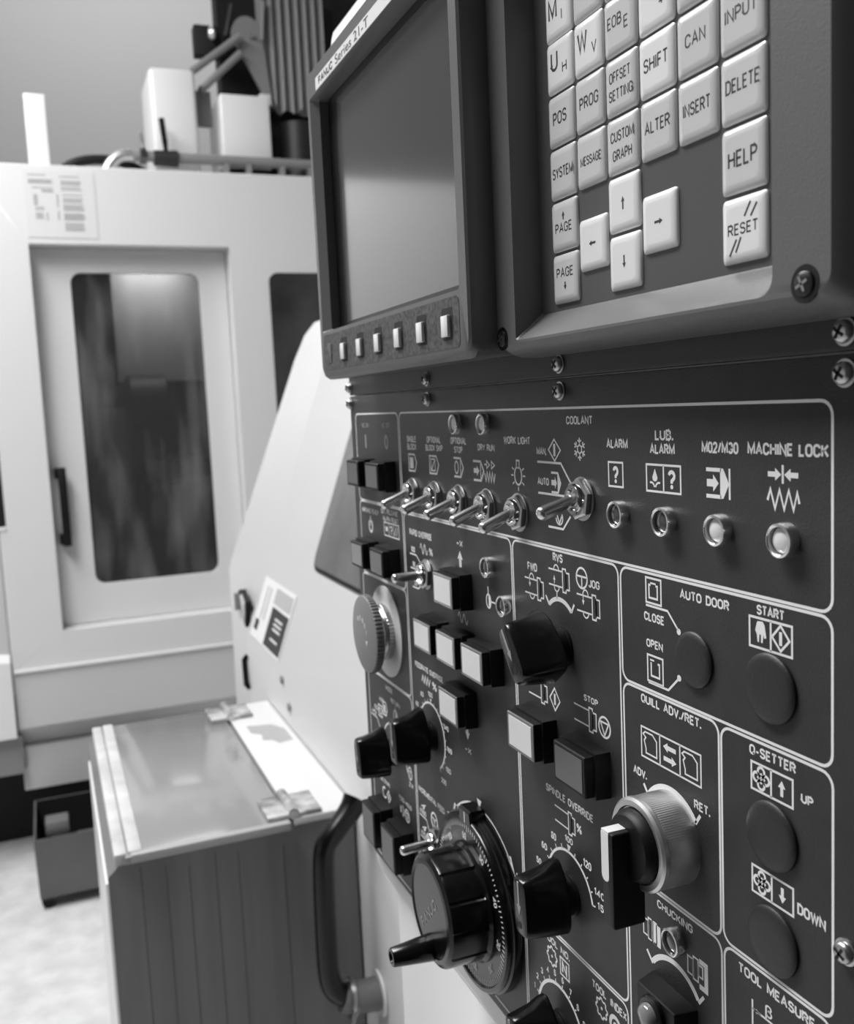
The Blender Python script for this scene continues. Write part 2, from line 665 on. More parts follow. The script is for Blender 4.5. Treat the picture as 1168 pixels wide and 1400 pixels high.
# ---- legends, top row
k = legend(('NC ON', -585.4, -571.8, -12.2, -9.1))
k.line([(-579.2, -16.5), (-579.2, -25)], 2.2)
k.done(panel, material=INKDIM)
k = legend(('NC OFF', -547.2, -532.6, -12.2, -9.1))
k.arc(-540.3, -20.6, 2.4, 0, 360, 1.5, rz=3.6)
k.done(panel, material=INKDIM)
k = legend(('SINGLE', -505.3, -491.1, -19.9, -16.3), ('BLOCK', -505.0, -491.1, -24.1, -20.6))
k.line([(-503.6, -26.6), (-494.6, -26.6), (-491.8, -31), (-494.6, -35.8), (-503.6, -35.8)], 0.8, True)
k.fill(-501.9, -496.6, -34.4, -28.2)
k.done(panel)
k = legend(('OPTIONAL', -475.3, -456.2, -19.8, -16.3), ('BLOCK SKIP', -477.4, -453.9, -24.0, -20.6))
k.line([(-472.6, -26.6), (-463.2, -26.6), (-460.1, -31), (-463.2, -35.8), (-472.6, -35.8)], 0.8, True)
k.rect(-470.6, -465.0, -34.2, -28.2, 0.6).line([(-470.2, -34), (-465.4, -28.4)], 0.7)
k.done(panel)
k = legend(('OPTIONAL', -443.2, -424, -19.8, -16.3), ('STOP', -439.2, -428.8, -24.1, -20.8))
k.line([(-440.2, -26.6), (-432.0, -26.6), (-428.8, -31.2), (-432.0, -35.8), (-440.2, -35.8)], 0.9)
k.line([(-432.2, -26.6), (-432.2, -35.8)], 0.6)
k.arc(-437.0, -31.2, 2.1, 0, 360, 0.7, rz=3.0)
k.done(panel)
k = legend(('DRY RUN', -411.1, -393.1, -22.2, -19.0))
k.line([(-416.9, -27.3), (-408.6, -27.3), (-405.4, -31.8), (-408.6, -36.3), (-416.9, -36.3)], 0.9)
k.line([(-408.8, -27.3), (-408.8, -36.3)], 0.6)
k.arrow(-416.6, -31.8, -410.4, -31.8, 2.3, 5.0, 2.6)
k.line([(-404.6, -28.5), (-402, -28.5)], 0.6)
k.line([(-402, -26.8), (-399.0, -28.5), (-402, -30.2)], 0.55, True).line([(-397, -26.8), (-393.6, -28.5), (-397, -30.2)], 0.55, True)
k.line([(-404.4, -32.6), (-403.2, -36.2), (-401.8, -31.8), (-400.4, -36.4), (-399, -31.8), (-397.6, -36.4), (-396.2, -31.8), (-394.8, -36.4), (-393.4, -32.4)], 0.7)
k.done(panel)
k = legend(('WORK LIGHT', -383.4, -358.5, -18.5, -15.1))
k.arc(-370.6, -32, 3.3, -250, 70, 0.75, rz=4.0).rect(-371.9, -369.3, -28.6, -25.5, 0.65)
for a in (150, 180, 215, 270, 325, 0, 30):
    c, s_ = math.cos(math.radians(a)), math.sin(math.radians(a))
    k.line([(-370.6 + 4.4 * c, -32 + 4.9 * s_), (-370.6 + 6.6 * c, -32 + 6.8 * s_)], 0.55)
k.done(panel)
k = legend(('COOLANT', -328.2, -308.9, -9.9, -6.6), ('MAN.', -353.1, -344.8, -22.4, -19.3), ('AUTO', -353.1, -343.5, -34.8, -31.7))
for a in (90, 150, 210, 270, 330, 30):
    c, s_ = math.cos(math.radians(a)), math.sin(math.radians(a))
    P = lambda r, t: (-318.7 + r * math.cos(math.radians(a + t)), -19.3 + r * math.sin(math.radians(a + t)))
    k.line([P(1.7, 0), P(4.4, 0)], 0.5).line([P(3.7, 20), P(2.7, 0), P(3.7, -20)], 0.5)
k.line([(-318.7 + 1.7 * math.cos(math.radians(a)), -19.3 + 1.7 * math.sin(math.radians(a))) for a in (90, 150, 210, 270, 330, 30)], 0.5, True)
k.line([(-338.2, -15.8), (-333.4, -20.1), (-338.2, -24.5), (-343, -20.1)], 0.55, True).fill(-339.0, -337.4, -22.6, -17.6)
k.line([(-352.8, -25.3), (-333.4, -25.3), (-326.2, -32.6)], 0.75).disc(-326, -33.2, 1.1)
k.line([(-352.8, -38.2), (-330, -38.2)], 0.75)
k.line([(-341.4, -29.3), (-336.4, -29.3)], 0.75).line([(-341.4, -37.2), (-336.4, -37.2)], 0.75)
k.poly([(-336.4, -28.9), (-335.8, -28.9), (-333.4, -33.2), (-335.8, -37.6), (-336.4, -37.6)])
k.arrow(-341.4, -33.3, -337, -33.3, 2.2, 5.0, 1.6)
k.line([(-345, -51.6), (-333.0, -51.6), (-327, -46)], 0.75).arc(-335.8, -47.4, 2.6, 180, 400, 0.6).line([(-337.5, -46.4), (-335.8, -49.6), (-334, -46.6)], 0.6)
k.done(panel)
k = legend(('ALARM', -299.8, -286.1, -18.4, -15.0), ('?', -296.2, -292.3, -30.9, -24.7))
k.rect(-298.8, -289.6, -32.1, -23.4, 0.6)
k.done(panel)
k = legend(('LUB.', -270.0, -259.9, -15.1, -11.5), ('ALARM', -273.0, -259.2, -19.7, -16.2), ('?', -263.3, -259.0, -31.0, -24.7))
k.rect(-275.2, -256.4, -32.3, -23.3, 0.6).line([(-265.6, -23.3), (-265.6, -32.3)], 0.6)
k.poly([(-270.4, -24.6), (-268.9, -27.6), (-269.3, -28.6), (-270.4, -29), (-271.5, -28.6), (-271.9, -27.6)])
k.arc(-272.6, -31.2, 1.9, 10, 110, 0.55).arc(-268.2, -31.2, 1.9, 70, 170, 0.55)
k.done(panel)
k = legend(('M02/M30', -245.5, -228.5, -18.6, -15.0))
k.line([(-243.5, -23.6), (-236.5, -23.6)], 1.0).line([(-243.5, -31.8), (-236.5, -31.8)], 1.0)
k.poly([(-236.9, -23.1), (-235.5, -23.1), (-232.8, -27.7), (-235.5, -32.3), (-236.9, -32.3)])
k.arrow(-243.2, -27.7, -237.6, -27.7, 2.3, 5.4, 2.6).fill(-233.0, -232.2, -32.4, -23.0)
k.done(panel)
k = legend(('MACHINE LOCK', -224.6, -193.4, -18.5, -14.9))
k.arrow(-216.2, -23.7, -210.9, -23.7, 1.5, 3.6, 2.4).arrow(-204.4, -23.7, -209.7, -23.7, 1.5, 3.6, 2.4).fill(-210.7, -209.9, -26.2, -21.0)
k.line([(-216.4, -31.2), (-215.2, -28), (-213.4, -33.4), (-211.6, -28), (-209.8, -33.4), (-208.0, -28), (-206.2, -33.4), (-204.8, -28.4), (-204, -31.4)], 0.7)
k.done(panel)
# ---- middle left
k = legend(('MACHINE READY', -593.7, -561.6, -66.6, -63.4))
k.arc(-577.8, -74.4, 3.4, -240, 60, 1.4, rz=3.8).line([(-577.8, -68.2), (-577.8, -74.2)], 1.1)
k.done(panel)
k = legend(('O.T. RELEASE', -556.0, -526.6, -64.4, -61.3), ('ALARM RESET', -553.2, -526.4, -68.6, -65.6), ('?', -541.6, -536.8, -76.2, -70.8))
k.rect(-551.8, -525.8, -77.5, -69.5, 0.7).line([(-543.2, -69.5), (-543.2, -77.5)], 0.6).line([(-535.2, -69.5), (-535.2, -77.5)], 0.6)
k.fill(-549.4, -545.4, -74.8, -72.0).line([(-533.6, -76.2), (-530.6, -70.8)], 0.6).line([(-530.6, -76.2), (-527.6, -70.8)], 0.6)
k.done(panel)
k = legend(('RAPID OVERRIDE', -508.1, -474.8, -72.6, -69.0), ('%', -479.2, -474.2, -81.2, -76.8), ('100', -507.0, -500.8, -82.2, -79.0),
           ('50', -505.6, -501.4, -90.6, -87.6), ('25', -504.0, -500.0, -101.2, -98.4))
k.line([(-492.4 + 10.6 * t / 24, -78.6 + 2.7 * math.sin(2 * PI * 2 * t / 24)) for t in range(25)], 0.6)
k.line([(-509, -83.4), (-499, -83.4), (-492.6, -87.6)], 0.65).line([(-509, -91.6), (-493, -91.6)], 0.65).line([(-507, -102.4), (-498, -102.4), (-492, -98.6)], 0.65)
k.done(panel)
k = legend(('+X', -441.4, -433.7, -71.1, -67.9))
k.arrow(-437.4, -81.6, -437.4, -73.3, 2.9, 6.4, 4.2)
k.done(panel)
k = Ink()
k.line([(-443.2 + 12 * t / 24, -107.8 + 2.4 * math.sin(2 * PI * 2 * t / 24)) for t in range(25)], 0.55)
k.done(panel)
k = Ink()
k.line([(-405.9, -86.4), (-405.9, -90)], 0.6).arc(-405.7, -93.4, 2.5, 0, 360, 0.6, rz=3.3).poly([(-405.7, -90.2), (-403.4, -92), (-403.4, -94.6), (-405.7, -96.6)]).line([(-403.2, -93.3), (-398, -93.3)], 0.6)
k.done(panel)
k = legend(('FEEDRATE OVERRIDE', -509.4, -468.0, -149.6, -146.4), ('%', -483.8, -477.6, -157.2, -152.4))
k.line([(-499.6, -156), (-497.8, -152.4), (-496.0, -156.6), (-494.2, -152.2), (-492.4, -156.6), (-490.6, -152.2), (-488.8, -156.6), (-487.0, -152.6)], 0.7)
CX, CZ, CR = -487.7, -184.8, 18.6
k.arc(CX, CZ, CR, -58, 210, 1.0, 40)
for i in range(21):
    a = math.radians(210 - i * 13.4)
    k.line([(CX + CR * math.cos(a), CZ + CR * math.sin(a)), (CX + (CR + 2.0) * math.cos(a), CZ + (CR + 2.0) * math.sin(a))], 0.45)
for t, x, z in (('40', -519, -183), ('60', -511.6, -173.6), ('80', -502.9, -165.6), ('120', -473.8, -164.8), ('140', -470, -175.5), ('160', -466.6, -187), ('180', -469.4, -199.2), ('200', -476.8, -208)):
    k.text(t, x, x + 2.3 * len(t), z, z + 3.0)
k.text('100', -491.2, -484.4, -162.6, -159.6).poly([(-489, -163.6), (-486, -163.6), (-487.5, -166)])
k.done(panel)
# ---- mode knob legends
k = legend(('MODE', -565.4, -552.6, -178.4, -175.2), ('RETURN', -556.6, -540.0, -184.4, -181.4), ('EDIT', -590, -580, -197.6, -194.6), ('AUTO', -579.6, -571, -189.4, -186.4))
k.arc(-557.0, -217.0, 18.0, 0, 150, 1.0)
k.rect(-582, -575, -200, -192.6, 0.8).rect(-580, -577, -198.2, -194.6, 0.6)
k.line([(-573.0, -188.0), (-567, -188.0), (-564.6, -192), (-567, -196.4), (-573.0, -196.4)], 1.0, True).fill(-571.4, -567.8, -195, -189.8)
k.arc(-549, -191.6, 3.4, 0, 360, 0.7, rz=3.8).line([(-549, -187.8), (-549, -185.4)], 0.6).poly([(-549, -188), (-546.4, -190), (-546.4, -194), (-549, -195.2)])
k.line([(-598, -203), (-586, -203), (-580, -209)], 0.7)
k.text('MDI', -596, -587, -201.8, -198.8)
k.arc(-527.5, -221.0, 3.0, 0, 360, 0.7, rz=3.8).line([(-529.6, -219.6), (-525.4, -219.6)], 0.5).line([(-527.5, -219.6), (-527.5, -224.4)], 0.5)
k.line([(-533.6, -217), (-531.6, -221.6)], 1.0).text('Z', -530.2, -527, -229.6, -226.6).text('X', -526, -523, -229.6, -226.6)
k.done(panel)
k = legend(('CYCLE START', -591, -566.6, -245.0, -242.0))
k.arc(-578.6, -251.6, 3.4, 60, 330, 1.2).line([(-570.4, -247.6), (-566.8, -251.6), (-570.4, -255.8), (-574, -251.6)], 0.7, True).fill(-571.2, -569.6, -253.6, -249.8)
k.done(panel)
k = legend(('FEED HOLD', -550.4, -528, -245.0, -242.2))
k.arc(-546.2, -251.0, 3.6, -70, 70, 1.3).fill(-549, -546.2, -253.2, -249)
k.arc(-536.6, -251.4, 3.8, 0, 360, 0.9).line([(-539, -249.6), (-534.2, -249.6), (-536.6, -254)], 0.8, True)
k.done(panel)
k = legend(('INCREMENTAL FEED', -513.6, -474.4, -226.2, -222.8), ('X100', -513.4, -503.6, -239.4, -236.2), ('X10', -513.4, -505.6, -252.8, -249.8), ('X1', -512.0, -506.8, -263.6, -260.6))
k.arc(-490.6, -236.2, 4.6, 0, 360, 1.0).line([(-494, -235), (-487.2, -235)], 0.7).line([(-490.6, -235), (-490.6, -240.4)], 0.7).disc(-490.6, -236, 1.4)
k.line([(-514, -240.6), (-503.2, -240.6), (-498.4, -247.4)], 0.65).disc(-498.2, -248, 1.0).line([(-514.2, -253.9), (-500, -253.9)], 0.65)
k.poly([(-509, -235.4), (-504.6, -232.2), (-506, -235.6)]).line([(-510.6, -234.6), (-503.4, -232.0)], 0.6)
k.poly([(-509, -248.8), (-504.6, -245.6), (-506, -249)]).line([(-510.6, -248), (-503.4, -245.4)], 0.6)
k.done(panel)
# ---- manual pulse arcs
k = Ink()
HX, HZ, HR = -426.4, -251.1, 47.4
k.arc(HX, HZ, HR, 96, 132, 1.1).poly([(HX + (HR + 3.0) * math.cos(math.radians(131)), HZ + (HR + 3) * math.sin(math.radians(131))), (HX + (HR - 1.4) * math.cos(math.radians(127)), HZ + (HR - 1.4) * math.sin(math.radians(127))), (HX + HR * math.cos(math.radians(140)), HZ + HR * math.sin(math.radians(140)))])
k.arc(HX, HZ, HR, 45, 82, 0.8).poly([(HX + (HR + 2.6) * math.cos(math.radians(47)), HZ + (HR + 2.6) * math.sin(math.radians(47))), (HX + (HR - 1.2) * math.cos(math.radians(50)), HZ + (HR - 1.2) * math.sin(math.radians(50))), (HX + HR * math.cos(math.radians(37)), HZ + HR * math.sin(math.radians(37)))])
k.poly([(-429.6, -199.4), (-424.0, -199.4), (-426.6, -204.6)])
k.line([(-386.6 - 2.4, -222.4), (-386.6 + 2.4, -222.4)], 0.6).line([(-386.6, -220), (-386.6, -224.8)], 0.6)
k.line([(-470, -222.4), (-465.4, -222.4)], 0.6)
k.done(panel)


# ---- spindle group
def chuck(k, x, z, w=0.55):
    """spindle nose pictogram: two shaft lines, a flange and a jaw block, left end at (x, z)"""
    k.line([(x, z + 3.3), (x + 11.4, z + 3.3)], w).line([(x, z - 3.2), (x + 11.4, z - 3.2)], w)
    k.rect(x + 11.4, x + 14.0, z - 5.0, z + 4.6, w).rect(x + 14.0, x + 16.6, z - 3.6, z + 3.2, w)


k = legend(('FWD', -364.8, -356.2, -72.4, -68.8))
chuck(k, -367.8, -79.3)
k.arc(-361.4, -76.0, 2.0, 0, 180, 0.5, rz=2.4).arc(-361.4, -82.6, 2.0, 180, 360, 0.5, rz=2.0).arrow(-363.2, -76, -363.2, -79.6, 0.5, 1.8, 1.9)
k.done(panel)
k = legend(('RVS', -342.3, -334.3, -65.6, -62.0))
chuck(k, -346.2, -72.4)
k.arc(-339.8, -69.1, 2.0, 0, 180, 0.5, rz=2.2).arc(-339.8, -75.7, 2.0, 180, 360, 0.5, rz=2.2).arrow(-341.6, -74.8, -341.6, -71.4, 0.5, 1.8, 1.9)
k.line([(-339.8, -77.8), (-339.8, -81)], 0.6)
k.arc(-337.7, -93.9, 13.0, 46, 132, 1.6).line([(-349.3, -81.0), (-346.4, -84.6)], 0.9).line([(-326.2, -81.0), (-328.6, -84.8)], 0.9)
k.done(panel)
k = legend(('JOG', -314.9, -307.0, -72.2, -68.9))
k.arc(-319.9, -69.4, 4.0, 0, 360, 0.7).line([(-323.7, -68.8), (-316, -68.8)], 0.6).line([(-319.9, -68.8), (-319.9, -73.2)], 0.6)
chuck(k, -324.0, -79.4)
k.arc(-317.4, -76.1, 2.0, 0, 180, 0.5, rz=2.4).arc(-317.4, -82.7, 2.0, 180, 360, 0.5, rz=2.0).arrow(-319.2, -76.1, -319.2, -79.9, 0.5, 1.8, 1.9)
k.done(panel)
k = legend(('START', -367.0, -355.6, -118.6, -115.7))
chuck(k, -367.6, -124.2)
k.line([(-344.4, -119.8), (-340.2, -124.6), (-344.4, -129.4), (-348.6, -124.6)], 0.6, True).fill(-345.1, -343.7, -127, -122.2)
k.done(panel)
k = legend(('STOP', -320.9, -310.4, -118.4, -115.8))
chuck(k, -328.7, -125.0)
k.arc(-306.2, -125.2, 4.0, 0, 360, 0.7).line([(-309, -123.4), (-303.4, -123.4), (-306.2, -128.4)], 0.6, True)
k.done(panel)
k = legend(('SPINDLE OVERRIDE', -354.8, -316.4, -167.7, -164.3), ('%', -329.6, -325.6, -176.4, -172.4), ('100', -339.6, -333.2, -184.2, -181.4),
           ('80', -351.6, -347.3, -188.2, -184.8), ('60', -360.8, -355.8, -196.2, -193.0), ('50', -366.2, -361.6, -205.4, -202.4),
           ('120', -325.2, -318.9, -189.0, -185.5), ('140', -317.2, -309.6, -197.4, -194.2), ('150', -315.0, -307.4, -202.6, -199.4))
chuck(k, -347.6, -175.0)
CX, CZ, CR = -336.9, -206.9, 18.6
k.arc(CX, CZ, CR, 12, 170, 1.0)
for i in range(11):
    a = math.radians(170 - i * 15.8)
    k.line([(CX + CR * math.cos(a), CZ + CR * math.sin(a)), (CX + (CR + 2.2) * math.cos(a), CZ + (CR + 2.2) * math.sin(a))], 0.5)
k.poly([(-338.2, -185.2), (-335.0, -185.2), (-336.6, -188)])
k.done(panel)
k = legend(('TOOL NO.', -361.4, -339.0, -238.4, -235.2), ('N', -345.8, -341.4, -247.0, -241.2))
k.rect(-347.2, -339.8, -248.0, -240.2, 0.6)


def gear(k, cx, cz, r, n=8):
    pts = []
    for i in range(n * 4):
        a = 2 * PI * i / (n * 4)
        rr = r if (i % 4) < 2 else r * 0.82
        pts.append((cx + rr * math.cos(a), cz + rr * math.sin(a)))
    k.line(pts, 0.7, True).disc(cx, cz, 0.7)


gear(k, -354.5, -244.2, 4.4)
CX, CZ, CR = -348.3, -275.5, 20.4
k.arc(CX, CZ, CR, -20, 165, 1.3)
for i, n_ in enumerate(('1', '2', '3', '4', '5', '6', '7', '8', '9', '10')):
    a = math.radians(162 - i * 15.6)
    k.line([(CX + CR * math.cos(a), CZ + CR * math.sin(a)), (CX + (CR + 2.2) * math.cos(a), CZ + (CR + 2.2) * math.sin(a))], 0.5)
    x, z = CX + (CR + 4.6) * math.cos(a), CZ + (CR + 4.6) * math.sin(a)
    k.text(n_, x - (0.5 if n_ == '1' else 1.0) * len(n_), x + (0.5 if n_ == '1' else 1.0) * len(n_), z - 1.5, z + 1.5)
k.done(panel)
k = legend(('TOOL', -320.9, -310.2, -238.8, -235.4), ('INDEX', -307.2, -295.8, -239.2, -235.8))
gear(k, -314.0, -244.5, 4.3)
k.arc(-304.0, -246.0, 3.6, -60, 230, 1.5).arc(-304.0, -246.0, 1.2, 0, 360, 0.6)
k.done(panel)
# ---- auto door
k = legend(('AUTO DOOR', -257.9, -233.4, -66.7, -63.5), ('CLOSE', -278.4, -266.7, -77.8, -74.6), ('OPEN', -277.4, -267.8, -87.1, -84.1), ('START', -221.3, -209.9, -65.2, -62.2))
k.rect(-277.0, -268.3, -71.2, -62.5, 0.6).line([(-271.4, -64.9), (-270.4, -64.9), (-270.4, -69.4), (-275.2, -69.4), (-275.2, -64.9), (-274.2, -64.9)], 0.6).line([(-274.4, -64.2), (-271.2, -64.2)], 0.5)
k.line([(-277.2, -72.3), (-264.8, -72.3), (-259.2, -77.6)], 0.65).disc(-258.8, -78.2, 1.1)
k.rect(-276.9, -268.0, -99.1, -89.8, 0.6).line([(-271.0, -92.2), (-270.0, -92.2), (-270.0, -97.0), (-274.8, -97.0), (-274.8, -92.2)], 0.6).line([(-275.4, -91.4), (-273, -91.4)], 0.5)
k.line([(-276.6, -99.7), (-265.1, -99.7), (-259.6, -94.6)], 0.65).disc(-259.0, -94.0, 1.1)
k.rect(-224.4, -207.0, -75.1, -66.2, 0.6).line([(-215.5, -66.2), (-215.5, -75.1)], 0.6)
k.line([(-211.5, -66.8), (-208.0, -70.6), (-211.5, -74.2), (-215, -70.6)], 0.6, True).fill(-212.1, -210.9, -72.6, -68.6)
k.poly([(-221.4, -68.0), (-221.0, -67.2), (-218.8, -67.0), (-218.0, -68.0), (-217.7, -69.6), (-217.3, -71.6), (-218.2, -72.0), (-218.4, -70.8), (-218.9, -73.4), (-219.5, -73.4), (-219.6, -71.0), (-220.2, -71.0), (-220.4, -73.4), (-221.0, -73.4), (-221.3, -71.2), (-222.0, -70.0)])
k.done(panel)
# ---- quill
k = legend(('QUILL ADV./RET.', -281.4, -247.8, -108.2, -104.9), ('ADV.', -287.3, -278.9, -136.3, -133.2), ('RET.', -252.2, -243.9, -136.4, -133.2))
k.rect(-281.7, -248.3, -128.0, -117.1, 0.55).line([(-270.7, -117.1), (-270.7, -128)], 0.55).line([(-259.4, -117.1), (-259.4, -128)], 0.55)
for x in (-280.6, -258.2):
    k.line([(x, -119.6), (x + 1.2, -118.6), (x + 5.6, -118.6), (x + 8.0, -120.4), (x + 8.0, -126.2), (x + 1.6, -126.2), (x + 1.6, -124.6), (x + 0.6, -121.8), (x + 1.6, -120.6)], 0.5, True)
k.arrow(-261.6, -120.4, -268.8, -120.4, 1.6, 3.4, 2.6).arrow(-268.6, -124.6, -261.4, -124.6, 1.6, 3.4, 2.6)
k.arc(-264.8, -151.4, 16.7, 37, 143, 1.7).line([(-280.9, -138.2), (-277.9, -141.9)], 1.0).line([(-249.0, -137.8), (-251.6, -141.6)], 1.0)
k.done(panel)
# ---- q-setter


def setter(k, z, up):
    k.rect(-224.2, -207.0, z - 8.4, z, 0.6).line([(-215.8, z), (-215.8, z - 8.4)], 0.6)
    c = (-220.0, z - 4.2)
    for dx, dz in ((0, 2.0), (0, -2.0), (2.0, 0), (-2.0, 0)):
        k.arc(c[0] + dx, c[1] + dz, 1.4, 0, 360, 0.7, 14)
    k.line([(c[0], c[1] + 1.3), (c[0] + 1.3, c[1]), (c[0], c[1] - 1.3), (c[0] - 1.3, c[1])], 0.6, True)
    if up:
        k.arrow(-211.4, z - 6.6, -211.4, z - 1.8, 1.2, 3.0, 2.2)
    else:
        k.arrow(-211.4, z - 1.8, -211.4, z - 6.6, 1.2, 3.0, 2.2)


k = legend(('Q-SETTER', -225.0, -205.7, -108.6, -105.4), ('UP', -203.8, -199.1, -116.0, -113.1))
setter(k, -110.7, True)
k.done(panel)
k = legend(('DOWN', -205.4, -194.5, -149.9, -146.5))
setter(k, -143.3, False)
k.done(panel)
# ---- chucking, tool measure
k = legend(('CHUCKING', -274.2, -254.0, -181.7, -178.6))
for x, z0, full in ((-283.0, -196.6, True), (-257.0, -197.4, False)):
    k.rect(x, x + 2.8, z0 + 0.8, z0 + 6.8, 0.5).rect(x + 3.0, x + 5.6, z0, z0 + 8.0, 0.5)
    if full:
        k.fill(x + 6.2, x + 10.4, z0 - 0.4, z0 + 7.6).rect(x + 5.4, x + 8.0, z0, z0 + 8.0, 0.5)
    else:
        k.rect(x + 5.8, x + 8.0, z0 + 2.4, z0 + 6.4, 0.5).line([(x + 6.2, z0 + 8), (x + 9.8, z0 + 8), (x + 9.8, z0 - 1), (x + 6.2, z0 - 1)], 1.6)
k.arc(-264.6, -214.2, 16.4, 38, 142, 1.7).line([(-281.2, -201.4), (-277.6, -204.9)], 1.0).line([(-248.6, -201.2), (-251.4, -204.9)], 1.0)
k.done(panel)
k = legend(('TOOL MEASURE', -231.1, -198.6, -181.9, -178.5))
k.type('\u03b2', -219.0, -216.0, -190.6, -185.6)
k.line([(-224.7, -187.6), (-224.7, -196)], 0.6).line([(-224.7, -190.6), (-208, -190.6)], 0.6).arrow(-221, -190.6, -224.4, -190.6, 0.4, 1.6, 1.8)
k.done(panel)


# ---------------------------------------------------------------- controls
def part(name, mbx, material, parent, base, label=None, angle=38):
    """mbx built around the origin; base = absolute mm"""
    o = finish(name, mbx, material, parent, base, angle)
    if label:
        o['label'] = label
    return o


def toggle(x, z, deg, label, side=0.0, ln=20.0):
    b = A(x, 0, z)
    t = part('toggle_switch', MB().lathe([(6.0, 0), (6.0, 4.4), (5.6, 5.0), (4.4, 5.0), (3.7, 3.6), (0.5, 3.6)], 32), CHROME, panel, b, label)
    h = MB().lathe([(8.5, 0.05), (8.5, 0.7), (8.0, 0.8)], 32)
    h.lathe([(7.2, 0.8), (8.1, 1.2), (8.1, 2.8), (7.2, 3.3), (5.9, 3.3)], 6)
    part('hex_nut', h.rot(12 + x % 17), STEEL, t, b, angle=25)
    lv = MB().lathe([(2.3, 2.6), (2.4, 5.5), (2.45, 9), (2.75, ln - 1.8), (2.7, ln - 0.9), (2.3, ln - 0.2), (1.6, ln + 0.35), (0.8, ln + 0.6), (0.05, ln + 0.66)], 24)
    lv.tilt(deg, 0, 4.0)
    part('lever', lv, LEVER, t, b)
    return t


toggle(-498.4, -48.0, 22, 'chrome toggle switch under SINGLE BLOCK')
toggle(-466.2, -48.0, 22, 'chrome toggle switch under OPTIONAL BLOCK SKIP')
toggle(-434.4, -48.0, 22, 'chrome toggle switch under OPTIONAL STOP')
toggle(-402.4, -48.0, 22, 'chrome toggle switch under DRY RUN')
toggle(-370.6, -48.0, 22, 'chrome toggle switch under WORK LIGHT')
toggle(-317.2, -38.2, 17, 'chrome toggle switch of the COOLANT group')
toggle(-484.0, -92.0, 2, 'chrome toggle switch under RAPID OVERRIDE')


def lamp(x, z, lens, label):
    b = A(x, 0, z)
    t = part('indicator_lamp', MB().lathe([(5.0, 0), (5.0, 3.0), (4.8, 3.5), (4.3, 3.7), (3.9, 3.4), (3.8, 1.2), (0.3, 1.1)], 32), LEVER, panel, b, label)
    part('lamp_lens', MB().lathe([(3.76, 1.15), (3.7, 2.0), (3.1, 2.6), (1.8, 3.0), (0.1, 3.1)], 24), lens, t, b)


lamp(-432.5, -9.8, WHITEL, 'small chrome lamp above OPTIONAL STOP')
lamp(-400.5, -9.8, WHITEL, 'small chrome lamp above DRY RUN')
lamp(-291.0, -41.8, DARKL, 'chrome lamp with dark lens under ALARM')
lamp(-263.6, -41.8, DARKL, 'chrome lamp with dark lens under LUB. ALARM')
lamp(-236.2, -41.8, WHITEL, 'chrome lamp with white lens under M02/M30')
lamp(-208.6, -41.8, WHITEL, 'chrome lamp with white lens under MACHINE LOCK')
lamp(-402.4, -76.6, DARKL, 'chrome lamp with dark lens right of the +X legend')
lamp(-386.4, -92.2, DARKL, 'chrome lamp with dark lens at the right of the small pictogram')
lamp(-262.8, -188.4, DARKL, 'chrome lamp with dark lens under CHUCKING')


def button(x, z, lens, label, w=24.0, h=16.0, p=10.5, rim=BLACKM, flat=False):
    b = A(x, 0, z)
    hw, hh = w / 2, h / 2
    hs = MB()
    hs.rings([(rrect(-hw - 1.5, hw + 1.5, -hh - 1.2, hh + 1.2, 0.8, 2), 0), (rrect(-hw - 1.2, hw + 1.2, -hh - 1.0, hh + 1.0, 0.8, 2), p * 0.62), (rrect(-hw - 0.2, hw + 0.2, -hh - 0.2, hh + 0.2, 0.8, 2), p * 0.64)], True, True)
    t = part('push_button', hs, BLACKM, panel, b, label, 25)
    c = MB().rings([(rrect(-hw, hw, -hh, hh, 0.6, 2), p * 0.6), (rrect(-hw, hw, -hh, hh, 0.6, 2), p - 0.5), (rrect(-hw + 0.4, hw - 0.4, -hh + 0.4, hh - 0.4, 0.5, 2), p), (rrect(-hw + 1.7, hw - 1.7, -hh + 1.5, hh - 1.5, 0.4, 2), p)], True, True)
    part('button_cap', c, BLACKM, t, b, None, 25)
    if rim is not BLACKM:
        f_ = MB().rings([(rrect(-hw + 0.1, hw - 0.1, -hh + 0.1, hh - 0.1, 0.6, 2), p - 0.7), (rrect(-hw + 0.1, hw - 0.1, -hh + 0.1, hh - 0.1, 0.6, 2), p - 0.1), (rrect(-hw + 0.5, hw - 0.5, -hh + 0.5, hh - 0.5, 0.5, 2), p + 0.15), (rrect(-hw + 1.7, hw - 1.7, -hh + 1.5, hh - 1.5, 0.4, 2), p + 0.1)], False, False)
        part('clear_rim', f_, rim, t, b, None, 25)
    l = MB().rings([(rrect(-hw + 1.7, hw - 1.7, -hh + 1.5, hh - 1.5, 0.4, 2), p - 0.2), (rrect(-hw + 1.8, hw - 1.8, -hh + 1.6, hh - 1.6, 0.4, 2), p + 0.25)], True, True)
    part('button_lens', l, lens, t, b, None, 25)


